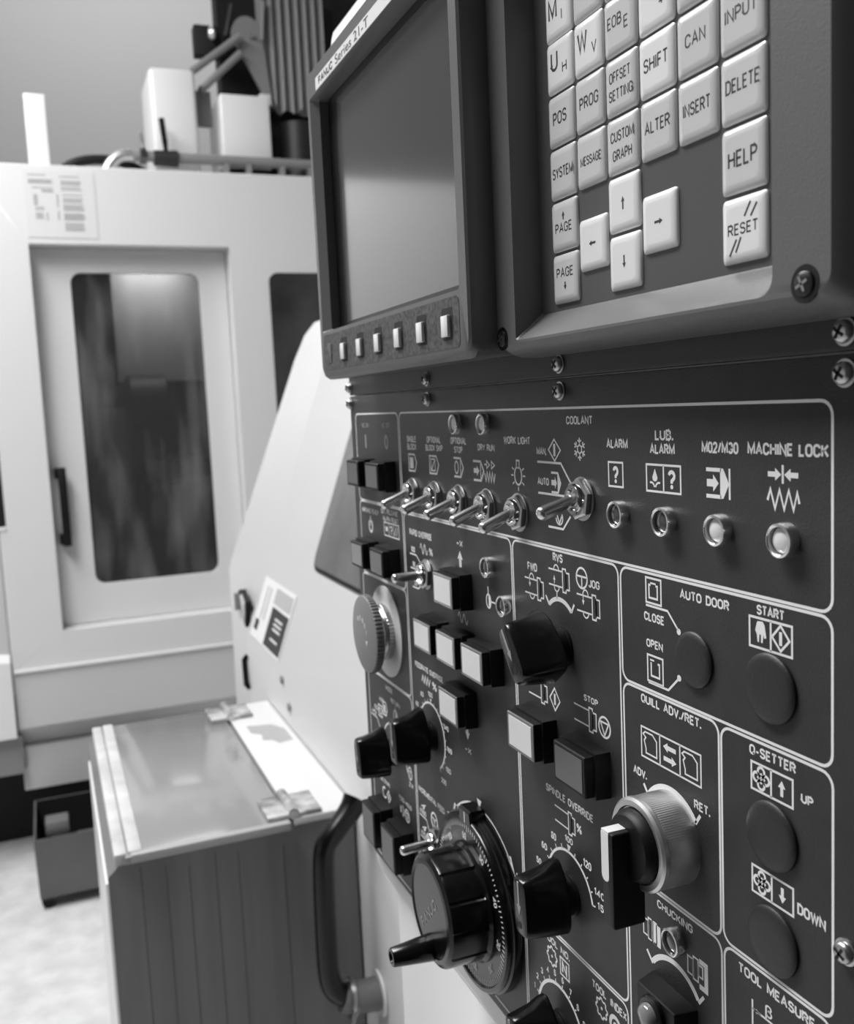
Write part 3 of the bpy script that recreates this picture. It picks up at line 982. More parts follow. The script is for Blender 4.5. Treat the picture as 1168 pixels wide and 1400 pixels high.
button(-577.5, -40.2, MIDL, 'push button with grey lens under NC ON')
button(-540.2, -40.5, MIDL, 'push button with grey lens under NC OFF')
button(-578.0, -92.0, GREYL, 'push button with pale grey lens under MACHINE READY')
button(-539.8, -92.2, DARKL, 'push button with black lens under ALARM RESET')
button(-437.6, -92.2, WHITEL, 'white push button under the +X arrow', rim=CLEAR)
button(-469.6, -122.4, WHITEL, 'white push button, leftmost of the row of three', rim=CLEAR)
button(-437.6, -122.4, WHITEL, 'white push button, middle of the row of three', rim=CLEAR)
button(-405.6, -122.4, WHITEL, 'white push button, rightmost of the row of three', rim=CLEAR)
button(-437.4, -152.2, WHITEL, 'white push button above the -X mark', rim=CLEAR)
button(-357.0, -142.4, WHITEL, 'white push button under the spindle START pictogram', 24, 16.4, rim=CLEAR)
button(-316.2, -143.0, MIDL, 'push button with dark grey lens under the spindle STOP pictogram', 24, 16.4)
button(-578.4, -270.8, MIDL, 'square push button with dark grey lens under CYCLE START', 24.4, 24.4, 12.5)
button(-540.6, -271.6, MIDL, 'square push button with dark grey lens under FEED HOLD', 24.4, 24.4, 12.5)
k = Ink()
k.arrow(-437.6, -163.8, -437.6, -171.6, 2.4, 5.4, 4.2)
k.done(panel)
k = legend(('-X', -441.4, -433.8, -178.6, -175.4))
k.done(panel)


def bar_knob(x, z, deg, label, sc=1.0):
    b = A(x, 0, z)

    def sec(p, w, zt, zb, nose):
        pts = []
        for i in range(28):
            a = 2 * PI * i / 28
            c, s_ = math.cos(a), math.sin(a)
            e = 0.42
            px = math.copysign(abs(c) ** e, c)
            pz = math.copysign(abs(s_) ** e, s_)
            zz = pz * (zt if pz > 0 else zb)
            tp = 1 - (nose * max(0.0, pz) ** 2)
            pts.append((px * w * tp * sc, zz * sc))
        return pts, p * sc

    mbx = MB().lathe([(8.8 * sc, 0.05), (8.8 * sc, 1.0), (8.2 * sc, 1.3), (8.2 * sc, 6.0)], 32)
    t = part('rotary_switch', mbx, BLACKM, panel, b, label)
    body = MB().rings([sec(5.0, 9.2, 16.5, 12.6, 0.72), sec(6.0, 9.8, 17.2, 13.2, 0.72), sec(8.5, 9.4, 16.6, 13.2, 0.66), sec(13.0, 8.2, 14.2, 13.2, 0.40), sec(19.0, 6.8, 12.8, 12.9, 0.15),
                       sec(22.6, 6.0, 12.2, 12.4, 0.05), sec(23.6, 5.4, 11.6, 11.8, 0.05), sec(24.0, 4.4, 10.8, 11.0, 0.05)], True, True)
    part('knob', body.rot(deg), BLACKG, t, b, None, 30)
    pl = MB().rings([([(-0.7 * sc, 1.0 * sc), (0.7 * sc, 1.0 * sc), (0.7 * sc, 11.0 * sc), (-0.7 * sc, 11.0 * sc)], 23.9 * sc), ([(-0.7 * sc, 1.0 * sc), (0.7 * sc, 1.0 * sc), (0.7 * sc, 10.8 * sc), (-0.7 * sc, 10.8 * sc)], 24.15 * sc)], True, True)
    pl.rings([([(-1.7 * sc, 1.0 * sc), (0, -3.4 * sc), (1.7 * sc, 1.0 * sc)], 23.9 * sc), ([(-1.7 * sc, 1.0 * sc), (0, -3.4 * sc), (1.7 * sc, 1.0 * sc)], 24.15 * sc)], True, True)
    part('pointer_mark', pl.rot(deg), INKDIM, t, b)
    part('set_screw', MB().lathe([(1.5 * sc, 23.95 * sc), (1.5 * sc, 24.12 * sc)], 16, 0, -7.4 * sc, cap0=True).rot(deg), DKBLK, t, b)
    return t


bar_knob(-336.8, -100.0, 38, 'black pointer knob under FWD, RVS and JOG, turned to the left', 1.0)
bar_knob(-336.9, -206.9, 3, 'black pointer knob under SPINDLE OVERRIDE')
bar_knob(-487.7, -184.8, 4, 'black pointer knob under FEEDRATE OVERRIDE')
bar_knob(-557.0, -217.0, 6, 'black pointer knob under MODE, by the left edge of the panel')
bar_knob(-348.3, -275.5, 14, 'black pointer knob under TOOL NO., cut by the bottom edge')

# ---- emergency stop
b = A(-557.5, 0, -139)
es = part('emergency_stop', MB().lathe([(28.6, 0), (28.6, 0.7), (28.2, 0.9), (0.2, 0.9)], 64), DISC, panel, b, 'large mushroom stop button on a pale round plate')
part('knurled_collar', MB().lathe([(17.6, 0.9), (17.6, 1.1), (17.6, 3.9), (17.2, 4.2), (15.0, 4.2)], 144, mod=lambda q, i: (-0.5 if q % 3 == 0 else 0) if i < 3 else 0), STEEL, es, b, angle=20)
part('chrome_neck', MB().lathe([(15.6, 4.0), (15.6, 5.2), (15.0, 6.0), (15.2, 8.6), (16.6, 10.4)], 48), SATIN, es, b)
hd = MB().lathe([(14, 9.6), (23.6, 9.6), (24.4, 10.2), (24.4, 13.8), (23.8, 14.6), (22.0, 15.2), (12, 16.4), (0.2, 16.8)], 180, mod=lambda q, i: (-0.7 if q % 3 == 0 else 0) if i in (2, 3) else 0)
part('mushroom_head', hd, MUSH, es, b, angle=20)
k = Ink(16.75)
for i in range(5):
    a = math.radians(120 - i * 26)
    x, z = -557.5 + 10.5 * math.cos(a), -139 + 10.5 * math.sin(a)
    k.text('RESET'[i], x - 1.1, x + 1.1, z - 1.5, z + 1.5)
a = math.radians(-18)
k.poly([(-557.5 + 10.6 * math.cos(a) - 1.4, -139 + 10.6 * math.sin(a) + 1.2), (-557.5 + 10.6 * math.cos(a) + 1.6, -139 + 10.6 * math.sin(a) + 1.2), (-557.5 + 10.6 * math.cos(a) - 0.6, -139 + 10.6 * math.sin(a) - 2.0)])
o = k.done(es, 'turn_legend')

# ---- manual pulse handwheel
b = A(HX, 0, HZ)
base = MB().lathe([(44.5, 0), (45.2, 1.0), (45.2, 5.0), (44.0, 5.6), (44.0, 7.6), (43.4, 8.4), (41.4, 8.6), (40.6, 7.6), (30.0, 7.4), (20, 7.4), (0.3, 7.4)], 80)
hw = part('pulse_handwheel', base, BLACKG, panel, b, 'large black hand wheel with a crank and a graduated dial')
nb = MB().rings([([(-8.0, 40.6), (7.4, 40.6), (6.0, 49.0), (-6.6, 48.6)], 0.4), ([(-8.0, 40.6), (7.4, 40.6), (6.0, 49.0), (-6.6, 48.6)], 7.6), ([(-7.2, 41.4), (6.6, 41.4), (5.2, 47.6), (-5.8, 47.4)], 8.6)], True, True)
part('index_block', nb, BLACKG, hw, b, angle=20)
k = Ink(8.72)
k.line([(HX, HZ + 41.6), (HX, HZ + 47.2)], 0.8)
k.done(hw, 'index_line')
k = Ink(7.75)
for i in range(100):
    a = math.radians(90 - i * 3.6)
    r0 = 36.2 if i % 10 == 0 else 37.4
    k.line([(HX + r0 * math.cos(a), HZ + r0 * math.sin(a)), (HX + 40.0 * math.cos(a), HZ + 40.0 * math.sin(a))], 0.42)
for i, n_ in enumerate(('60', '50', '40', '30', '20', '10', '0', '90', '80', '70')):
    a = math.radians(96 - i * 36)
    x, z = HX + 33.4 * math.cos(a), HZ + 33.4 * math.sin(a)
    q = Ink(7.75)
    q.text(n_, x - 1.25 * len(n_), x + 1.25 * len(n_), z - 1.9, z + 1.9)
    ca, sa = math.cos(a - PI / 2), math.sin(a - PI / 2)
    for v in q.bm.verts:
        dx, dz = v.co.x - x, v.co.z - z
        v.co.x, v.co.z = x + dx * ca - dz * sa, z + dx * sa + dz * ca
    me = bpy.data.meshes.new('tmp')
    q.bm.to_mesh(me)
    q.bm.free()
    k.bm.from_mesh(me)
    bpy.data.meshes.remove(me)
k.done(hw, 'dial_graduations')


def flute(q, i):
    return -0.9 if (q % 12) < 1 and 1 < i < 5 else 0


wh = MB().lathe([(29.6, 7.4), (29.6, 8.6), (28.4, 9.8), (28.0, 10.4), (28.0, 27.2), (27.4, 28.6), (25.4, 29.9), (23.2, 30.2), (22.6, 29.7), (0.2, 29.7)], 144, mod=flute)
part('wheel', wh, BLACKG, hw, b, angle=24)
part('wheel_hole', MB().tube([(-2, -20.0, 26.2), (-2, -20.0, 27.12)], 2.0, 18), DKBLK, hw, b)
k = Ink(29.85)
k.text('FANUC', HX - 14.2, HX + 14.2, HZ - 2.7, HZ + 2.7)
for v in k.bm.verts:
    dx, dz = v.co.x - HX, v.co.z - HZ
    v.co.x, v.co.z = HX + (dx - dz) * 0.7071 - 1.6, HZ + (dx + dz) * 0.7071 - 2.2
k.done(hw, 'wheel_legend', INKDIM)
ca = math.radians(-93)
cx_, cz_ = 20.0 * math.cos(ca), 20.0 * math.sin(ca)
part('crank_grip', MB().lathe([(3.0, 27), (6.6, 28.4), (6.8, 29.2), (4.7, 50.2), (4.2, 50.9), (3.0, 51.0), (2.6, 49.6), (0.2, 49.6)], 40, cx_, cz_), BLACKG, hw, b)

# ---- small lever by the wheel (increment selector)
toggle(-486.5, -246.6, 3, 'chrome toggle switch by the left of the hand wheel', ln=22.5)

# ---- quill selector
b = A(-264.8, 0, -151.4)
qs = part('lever_selector', MB().lathe([(15.9, 0), (15.9, 0.4), (15.7, 11.8), (16.0, 12.3), (15.9, 13.8), (15.0, 14.6), (13.2, 14.7), (12.8, 13.8), (0.3, 13.6)], 240, mod=lambda q, i: (-0.14 if q % 2 else 0) if i in (1, 2) else 0), SATIN, panel, b, 'black lever selector with a ribbed silver collar under QUILL ADV./RET.')
part('hub', MB().lathe([(12.6, 13.4), (12.4, 15.6), (11.4, 17.6), (10.8, 18.2), (0.3, 18.4)], 48), BLACKM, qs, b)
lvp = rrect(-5.4, 1.6, -28.0, 6.2, (1.4, 1.4, 1.0, 1.0), 4)
lv = MB().rings([(lvp, 12.6), (lvp, 24.2), (rrect(-5.1, 1.3, -27.6, 5.9, (1.2, 1.2, 0.9, 0.9), 4), 24.8), (rrect(-4.6, 0.9, -27.0, 5.4, (1.0, 1.0, 0.8, 0.8), 4), 25.0)], True, True)
part('lever', lv, BLACKM, qs, b, None, 30)
ml = MB().rings([(rrect(-5.1, -0.6, -11.6, 5.7, (2.0, 2.0, 0.3, 0.3), 3), 24.7), (rrect(-5.1, -0.6, -11.6, 5.7, (2.0, 2.0, 0.3, 0.3), 3), 25.2)], True, True)
ml.pbox(-5.1, -0.6, 14.5, 25.1, 5.7, 6.45, 0.2)
part('white_index_stripe', ml, WHITEL, qs, b)

# ---- chucking selector
b = A(-264.8, 0, -214.2)
cs = part('chucking_selector', MB().rings([(rrect(-13.4, 12.8, -24, 6.4, 0.8, 2), 0), (rrect(-13.2, 12.6, -24, 6.3, 0.8, 2), 1.0), (rrect(-10.8, 11.4, -24, 6.2, 0.8, 2), 8.0), (rrect(-10.4, 11.0, -23.6, 5.8, 0.8, 2), 8.5)], True, True), BLACKM, panel, b, 'black block selector with a clear lamp under CHUCKING', 30)
part('lamp_socket', MB().lathe([(6.6, 8.2), (6.6, 10.0), (6.0, 10.6), (4.7, 10.6), (4.6, 9)], 32, -0.4, -0.6), BLACK, cs, b)
part('lamp_dome', MB().lathe([(4.5, 8.4), (4.5, 11.4), (3.9, 12.8), (2.6, 13.6), (0.2, 14.0)], 32, -0.4, -0.6), CLEAR, cs, b)


# ---- blanking plugs
def plug(x, z, r, label):
    part('blanking_plug', MB().lathe([(r, 0), (r, 0.9), (r - 0.5, 1.5), (r - 2.0, 1.9), (r * 0.5, 2.1), (0.2, 2.15)], 48), PLUG, panel, A(x, 0, z), label)


plug(-250.4, -85.6, 9.2, 'round black plug between CLOSE and OPEN')
plug(-215.4, -86.0, 10.4, 'round black plug under the AUTO DOOR START pictogram')
plug(-215.2, -130.6, 10.4, 'round black plug beside UP')
plug(-215.0, -163.2, 10.4, 'round black plug beside DOWN')


# ---- screws
def screw(x, z, parent, label=None, r=3.0, p0=0.0, washer=True, m=STEEL):
    b = A(x, p0, z)
    s_ = MB()
    if washer:
        s_.lathe([(r + 0.7, 0), (r + 0.7, 0.7), (r, 0.8)], 28)
    s_.lathe([(r, 0.7), (r, 1.6), (r * 0.9, 2.3), (r * 0.6, 2.8), (0.1, 3.0)], 28)
    t = part('screw', s_, m, parent, b, label)
    c = MB().pbox(-r * 0.62, r * 0.62, 1.6, 3.06, -0.42, 0.42).pbox(-0.42, 0.42, 1.6, 3.06, -r * 0.62, r * 0.62)
    part('cross_recess', c.rot(20 + (x * 7) % 50), DKBLK, t, b)


for x in (-606.0, -470.6, -331.6, -187.6):
    screw(x, 3.2, panel)
screw(-187.0, -151.6, panel)


# ================================================================ PENDANT CABINET
pend = thing('pendant_cabinet', 'white sheet metal cabinet carrying the control panel and the display', 'cabinet', A(-392, -50, -1400))
mb = MB().prism([(x, z + H0) for x, z in rrect(-618, -150, -319.5, 238, (16, 4, 6, 6), 6)], -108, -3.4, 1.2)
finish('housing', mb, WHITE, pend)
mb = MB().prism([(x, z + H0) for x, z in rrect(-577, -150, -1400, -321, 1, 2)], -120, -4.5, 1.0)
finish('lower_cover', mb, WHITE, pend)
mb = MB().prism([(x, z + H0) for x, z in rrect(-608, -176, 8.7, 212, 1.5, 3)], -3.3, 0, 0.4)
finish('mounting_plate', mb, UPPER, pend)
for x in (-606.0, -470.6, -331.6, -187.6):
    screw(x, 13.6, pend)
mb = MB().pbox(-626, -616, -8, -0.5, -222, -184, 1.2).pbox(-629, -624, -6, 3.0, -210, -190, 1.0)
finish('side_latch', mb, STEEL, pend)

# ================================================================ DISPLAY UNIT
disp = thing('display_unit', 'grey display housing with a blank screen and a row of white soft keys', 'monitor', A(-457, 0, 18))


def LP(x0, x1, z0, z1, r, p, n=6):
    return ([(x, z + H0) for x, z in rrect(x0, x1, z0, z1, r, n)], p)


SX0, SX1, SZ0, SZ1 = -565.5, -349, 18, 194
mb = MB().rings([LP(SX0 + 3, SX1, SZ0 + 1.5, SZ1, 5, 0.05), LP(SX0, SX1, SZ0, SZ1, 6, 24), LP(SX0, SX1, SZ0, SZ1, 6, 26.5), LP(SX0 + 0.8, SX1 - 0.6, SZ0 + 1.6, SZ1 - 1, 6, 29), LP(SX0 + 2.4, SX1 - 1.6, SZ0 + 4.0, SZ1 - 2, 5, 30),
                LP(-558.5, -357.8, 45.6, 178.5, 1.5, 30), LP(-552.6, -357.9, 46.6, 177, 1.5, 26), LP(-552.5, -358, 46.6, 177, 1.5, 20.6)], True, False)
finish('housing', mb, BEZEL, disp, angle=28)
mb = MB().rings([LP(-552.6, -357.9, 46.5, 177.1, 1.4, 20.9), LP(-539, -362, 50, 173, 1.4, 20.8)], False, False)
finish('screen_surround', mb, BLACK, disp)
mb = MB().rings([LP(-539.4, -361.8, 49.8, 173.2, 1.4, 18), LP(-539.2, -361.9, 49.9, 173.1, 1.4, 20.7)], True, True)
o = finish('screen', mb, GLASS, disp)
o['label'] = 'blank dark glass screen'
mb = MB().rings([LP(-557.6, -358.6, 22.8, 43.6, 3, 29.6), LP(-557.6, -358.6, 22.8, 43.6, 3, 30.15)], True, True)
o = finish('soft_key_strip', mb, SOFTP, disp)
o['label'] = 'speckled worn strip around the soft keys'
for i, x in enumerate((-516.7, -487.5, -458.2, -428.9, -399.6, -370.9)):
    b = A(x, 0, 32.6)
    hole = MB().rings([([(a_, c_) for a_, c_ in rrect(-5.6, 5.6, -6.2, 7.0, 1.2, 3)], 29.9), ([(a_, c_) for a_, c_ in rrect(-5.6, 5.6, -6.2, 7.0, 1.2, 3)], 30.22)], True, True)
    h_ = part('soft_key', hole, DKBLK, disp, b, 'white soft key, %s from the left' % ('first', 'second', 'third', 'fourth', 'fifth', 'sixth')[i])
    part('key_cap', MB().pbox(-3.7, 3.3, 30.0, 31.8, -4.9, 3.9, 0.4), KEY, h_, b)
mb = MB().rings([LP(-549, -541, 26.5, 38.5, 1, 30.0), LP(-548.6, -541.4, 27, 38, 1, 30.5)], True, True)
finish('blank_key', mb, SOFTP, disp)
mb = MB().rings([LP(-543.5, -362, 178.9, 185.6, 0.4, 29.9), LP(-543.5, -362, 178.9, 185.6, 0.4, 30.3)], True, True)
plate = finish('name_plate', mb, PAPER, disp)
plate['label'] = 'pale name strip along the top of the display'
k = Ink(30.4)
k.text('FANUC', -537.0, -509.5, 180.1, 184.4, 0.17).type('Series 21-T', -504.5, -449.6, 180.0, 184.6, 0.0)
k.done(plate, 'name_text', KEYINK)

# ================================================================ KEYBOARD UNIT
kb = thing('keyboard_unit', 'grey data entry keyboard unit with square white keys, right of the display', 'keyboard', A(-262, 0, 17))
KX0, KX1, KZ0, KZ1 = -348.9, -170.5, 17, 194
mb = MB().rings([LP(KX0, KX1, KZ0, KZ1, 3, 0.05), LP(KX0, KX1, KZ0, KZ1, 4, 9), LP(KX0, KX1 - 0.6, KZ0 + 1, KZ1 - 1, 5, 13), LP(KX0, KX1 - 2.2, KZ0 + 3.0, KZ1 - 2, 5, 16.4), LP(KX0, KX1 - 4.0, KZ0 + 5.2, KZ1 - 3, 5, 18),
                LP(-333.4, -193.7, 23.2, 186, (1.5, 5, 5, 5), 18), LP(-332.0, -194.4, 32.6, 180, (1.5, 5, 5, 5), 6.6)], True, False)
finish('bezel', mb, BEZEL, kb, angle=30)
mb = MB().rings([LP(-332.2, -194.3, 32.4, 180, (1.5, 5, 5, 5), 6.2), LP(-332.1, -194.3, 32.4, 180, (1.5, 5, 5, 5), 6.65)], True, True)
finish('keypad_sheet', mb, MEMBR, kb)
for x, z in ((-182.6, 24.6), (-344.6, 24.6)):
    b = A(x, 18, z)
    t = part('corner_screw', MB().lathe([(4.6, -0.4), (4.6, 0.15), (3.3, 0.15)], 28, cap0=True, cap1=False).lathe([(3.2, 0.05), (3.0, 0.7), (2.0, 1.2), (0.1, 1.3)], 24), BLACK, kb, b, None)
    part('cross_recess', MB().pbox(-2, 2, 0.5, 1.36, -0.35, 0.35).pbox(-0.35, 0.35, 0.5, 1.36, -2, 2).rot(25), STEEL, t, b)

KP = 0.9575
XC = [(-326.2 + 20.05 * i) * KP for i in range(6)]
ZR = {'r0': 142.6, 'r1': 123.9, 'r2': 104.4, 'r3': 84.9, 'r4': 65.4, 'r5': 45.8, 'mid': 55.4}


def key(col, row, name, draw, label):
    x, z = XC[col], ZR[row] * KP
    b = A(x, 6.6, z)
    w, h = 8.95, 8.8
    mb_ = MB().rings([(rrect(-w, w, -h, h, 1.2, 3), 0), (rrect(-w, w, -h, h, 1.2, 3), 0.5), (rrect(-w + .5, w - .5, -h + .5, h - .5, 1.4, 3), 1.0), (rrect(-w + 1.4, w - 1.4, -h + 1.4, h - 1.4, 1.6, 3), 1.25),
                     (rrect(-w + 2.2, w - 2.2, -h + 2.2, h - 2.2, 1.6, 3), 1.5), (rrect(-w + 2.8, w - 2.8, -h + 2.8, h - 2.8, 1.6, 3), 1.5)], True, True)
    o_ = part('key', mb_, KEY if name in ('U', 'W', 'sign', 'SHIFT', 'RESET', 'up', 'down', 'left', 'right', 'M') else KEYG, kb, b, label, 50)
    if draw:
        q = Ink(6.6 + 1.53)
        fx = lambda f: x - w + 2 * w * f + 0.9
        fz = lambda f: z - h + 2 * h * f
        draw(q, fx, fz)
        q.done(o_, 'key_legend', KEYINK)


def T(*rows):
    def d(q, fx, fz):
        for t, a_, b_, c_, e_ in rows:
            q.text(t, fx(a_), fx(b_), fz(c_), fz(e_), 0.115)
    return d


def arrowdraw(dx, dz, pre=(), cz=0.5):
    def d(q, fx, fz):
        for t, a_, b_, c_, e_ in pre:
            q.text(t, fx(a_), fx(b_), fz(c_), fz(e_), 0.115)
        x, z = fx(0.47), fz(cz)
        L_ = 2.1 if not pre else 1.5
        q.arrow(x - dx * L_, z - dz * L_, x + dx * L_, z + dz * L_, 0.8, 2.0, 1.7)
    return d


def resetdraw(q, fx, fz):
    q.text('RESET', fx(.12), fx(.80), fz(.42), fz(.60), 0.115)
    for a_, b_, c_, d_ in ((.50, .68, .64, .88), (.64, .66, .78, .84), (.16, .12, .32, .36), (.30, .16, .42, .38)):
        q.line([(fx(a_), fz(b_)), (fx(c_), fz(d_))], 0.55)


key(0, 'r0', 'M', T(('M', .12, .46, .38, .80), ('I', .62, .66, .28, .50)), 'M I key')
for i in range(1, 6):
    key(i, 'r0', 'blank', None, 'blank-looking white key cut by the top edge')
key(0, 'r1', 'U', T(('U', .16, .44, .40, .80), ('H', .60, .78, .28, .50)), 'U H key')
key(1, 'r1', 'W', T(('W', .12, .48, .40, .80), ('V', .62, .80, .28, .50)), 'W V key')
key(2, 'r1', 'EOB', T(('EOB', .10, .56, .46, .68), ('E', .62, .76, .34, .56)), 'EOB E key')
key(3, 'r1', 'sign', T(('-', .18, .42, .55, .80), ('+', .58, .76, .28, .50)), 'minus plus key')
key(4, 'r1', 'blank', None, 'white key above CAN')
key(5, 'r1', 'blank', None, 'white key above INPUT')
key(0, 'r2', 'POS', T(('POS', .18, .72, .40, .66)), 'POS key')
key(1, 'r2', 'PROG', T(('PROG', .14, .82, .40, .64)), 'PROG key')
key(2, 'r2', 'OFFSET', T(('OFFSET', .12, .80, .56, .76), ('SETTING', .10, .86, .24, .44)), 'OFFSET SETTING key')
key(3, 'r2', 'SHIFT', T(('SHIFT', .12, .82, .40, .64)), 'SHIFT key')
key(4, 'r2', 'CAN', T(('CAN', .20, .72, .42, .64)), 'CAN key')
key(5, 'r2', 'INPUT', T(('INPUT', .10, .82, .42, .64)), 'INPUT key')
key(0, 'r3', 'SYSTEM', T(('SYSTEM', .10, .90, .40, .62)), 'SYSTEM key')
key(1, 'r3', 'MESSAGE', T(('MESSAGE', .12, .86, .40, .58)), 'MESSAGE key')
key(2, 'r3', 'CUSTOM', T(('CUSTOM', .12, .86, .56, .76), ('GRAPH', .18, .80, .22, .42)), 'CUSTOM GRAPH key')
key(3, 'r3', 'ALTER', T(('ALTER', .12, .84, .42, .64)), 'ALTER key')
key(4, 'r3', 'INSERT', T(('INSERT', .12, .82, .40, .62)), 'INSERT key')
key(5, 'r3', 'DELETE', T(('DELETE', .10, .86, .44, .66)), 'DELETE key')
key(0, 'r4', 'PAGE', arrowdraw(0, 1, (('PAGE', .14, .80, .36, .56),), .70), 'PAGE up key')
key(2, 'r4', 'up', arrowdraw(0, 1), 'up arrow key')
key(5, 'r4', 'HELP', T(('HELP', .14, .80, .38, .64)), 'HELP key')
key(1, 'mid', 'left', arrowdraw(-1, 0), 'left arrow key')
key(3, 'mid', 'right', arrowdraw(1, 0), 'right arrow key')
key(0, 'r5', 'PAGE', arrowdraw(0, -1, (('PAGE', .14, .80, .52, .72),), .34), 'PAGE down key')
key(2, 'r5', 'down', arrowdraw(0, -1), 'down arrow key')
key(5, 'r5', 'RESET', resetdraw, 'RESET key with slanted double strokes')


# ================================================================ THE LATHE BEHIND THE PANEL
def W(x, y, z):
    """point given in mm from the camera (x along the panel, y into it, z up)"""
    return (x, y - 190.0, z + H0)


def wbox(x0, x1, y0, y1, z0, z1, bev=0.0, seg=2):
    return MB().box(x0, x1, y0 - 190, y1 - 190, z0 + H0, z1 + H0, bev, seg)


lathe = thing('lathe', 'white lathe body with a backward leaning guard, behind the control panel', 'machine', W(-900, 600, -1400))
S_ = 0.36
ZT = 180
prof = [(325, -1400), (325, -412), (325 + S_ * (ZT + 412), ZT), (1000, ZT), (1000, -1400)]
mb = MB().loft([[W(-1765, y, z) for y, z in prof], [W(300, y, z) for y, z in prof]])
finish('guard', mb, LATHEW, lathe)
# the angled end strip of the guard
a0 = [(-1765, 325 + S_ * (z + 412), z) for z in (-340, ZT)]
mb = MB()
lo, hi = a0
ctop = [W(-1765, hi[1], ZT), W(-1790, hi[1] - 2, ZT), W(-1900, hi[1] - 10, ZT - 4), W(-1945, hi[1] - 20, ZT - 26), W(-1963, hi[1] - 40, ZT - 76)]
cbot = [W(-1765, lo[1], -340), W(-1790, lo[1] - 2, -336), W(-1900, lo[1] - 10, -322), W(-1945, lo[1] - 14, -315), W(-1963, lo[1] - 16, -312)]
back = lambda q: (q[0], q[1] + 300, q[2])
mb.loft([ctop, cbot, [(x, y - 4, z - 300) for x, y, z in cbot], [(x, y + 300, z - 300) for x, y, z in cbot], [back(q) for q in ctop]], True, True, False)
finish('end_strip', mb, LATHEW, lathe, angle=30)


def on_guard(x, z, off=0.0):
    n = Vector((0, -1, S_)).normalized()
    return Vector(W(x, 325 + S_ * (z + 412), z)) + n * off


def guard_slab(pts, t0, t1):
    return MB().loft([[tuple(on_guard(x, z, t0)) for x, z in pts], [tuple(on_guard(x, z, t1)) for x, z in pts]])


wp = rrect(-1464, -700, -244, 150, 22, 6)
o = finish('window_gasket', guard_slab(rrect(-1470, -694, -250, 156, 26, 6), 0.5, 3), BLACKM, lathe)
o = finish('guard_window', guard_slab(wp, 2.5, 4.5), mat('guard_window_dark', 0.42, 0.25, var=0.08, vscale=5), lathe)
o['label'] = 'dark window in the leaning guard'
sk = finish('notice_sticker', guard_slab(rrect(-1742, -1514, -404, -300, 3, 2), 0.4, 1.4), PAPER, lathe)
sk['label'] = 'pale notice sticker with a dark block at the lower end of the guard'


def gprint(pts, m_, off=1.6):
    finish('sticker_print', guard_slab(pts, off, off + 0.2), m_, sk)


gprint(rrect(-1636, -1520, -400, -337, 1, 1), KEYINK)
gprint(rrect(-1640, -1522, -332, -306, 1, 1), mat('sticker_mid_grey', 0.66, 0.6))
gprint(rrect(-1728, -1700, -390, -372, 1, 1), KEYINK)
for x in (-1700, -1676):
    gprint(rrect(x - 3, x + 3, -368, -312, 1, 1), TEXTG)
for z in (-352, -360, -368, -384):
    gprint(rrect(-1600, -1548, z - 1.6, z + 1.6, 0.3, 1), PAPER, 1.9)
# recessed latch below the strip
mb = MB().prism([(x, z + H0) for x, z in [(-1800, -404), (-1836, -372), (-1850, -340), (-1822, -334), (-1785, -352), (-1786, -376)]], -(340 - 190) , -(330 - 190))
lr = finish('latch_recess', mb, DKBLK, lathe)
finish('latch_grip', MB().prism([(x, z + H0) for x, z in [(-1800, -390), (-1822, -364), (-1830, -346), (-1812, -342), (-1790, -356), (-1790, -374)]], -145, -138), LATHEW, lr)
mb = wbox(-1902, -1893, 330, 342, -388, -354)
finish('vent_slot', mb, MIDMET, lathe)
mb = MB().tube([W(-1772, 326, -452), W(-1772, 319, -460), W(-1768, 319, -505), W(-1766, 325, -513)], 6, 10)
finish('small_handle', mb, BLACKG, lathe)
for x, z in ((-1480, -424), (-1440, -458)):
    finish('bolt', MB().lathe([(7, 0), (7, 3), (5, 4), (0.1, 4)], 12).move(x, 325 - 190, z + H0), MIDMET, lathe)

# ---- black pull handle on the lathe front, sleeve and wire
hx = -1045
LY = 325
pts = [W(hx - 14, 311, -462), W(hx - 10, 303, -472), W(hx, 278, -492), W(hx, 268, -502), W(hx, 264, -516), W(hx, 262, -560), W(hx, 261, -640), W(hx, 262, -668), W(hx, 267, -684), W(hx, 278, -694), W(hx, 296, -699)]


def smooth(P, it=2):
    for _ in range(it):
        Q = [P[0]]
        for a_, b_ in zip(P, P[1:]):
            a_, b_ = Vector(a_), Vector(b_)
            Q += [tuple(a_ * 0.75 + b_ * 0.25), tuple(a_ * 0.25 + b_ * 0.75)]
        P = Q + [P[-1]]
    return P


hd = finish('pull_handle', MB().tube(smooth(pts), [16.5 - 3.5 * min(1, q / 8) for q in range(len(smooth(pts)))], 20), TUBE, lathe)
hd['label'] = 'thick black bent tube handle'
o = finish('sleeve', MB().tube([W(hx, 276, -696), W(hx, 284, -699), W(hx, 300, -701), W(hx, 321, -703)], [15.5, 18, 19, 19.5], 24), RUB, hd)
o['label'] = 'grey sleeve at the foot of the handle'
finish('foot_plate', MB().tube([W(hx, 321.0, -703), W(hx, 324.0, -703)], 27, 28), WHITE2, hd)
wpts = []
for i in range(61):
    t = i / 60
    a = t * 2 * 2 * PI
    c = Vector(W(hx, 284 + 5 * t, -699))
    wpts.append(tuple(c + Vector((math.cos(a) * 21.6, 3 * math.sin(a), math.sin(a) * 21.6))))
wpts += [tuple(Vector(wpts[-1]) + Vector((4, -10, -22))), W(hx + 12, 266, -742), W(hx + 8, 240, -765), W(hx + 2, 215, -778)]
wr = finish('wire', MB().tube(smooth(wpts, 1), 1.9, 8), STEEL)
tag(wr, 'thin wire wound round the foot of the black pull handle', 'wire', None)

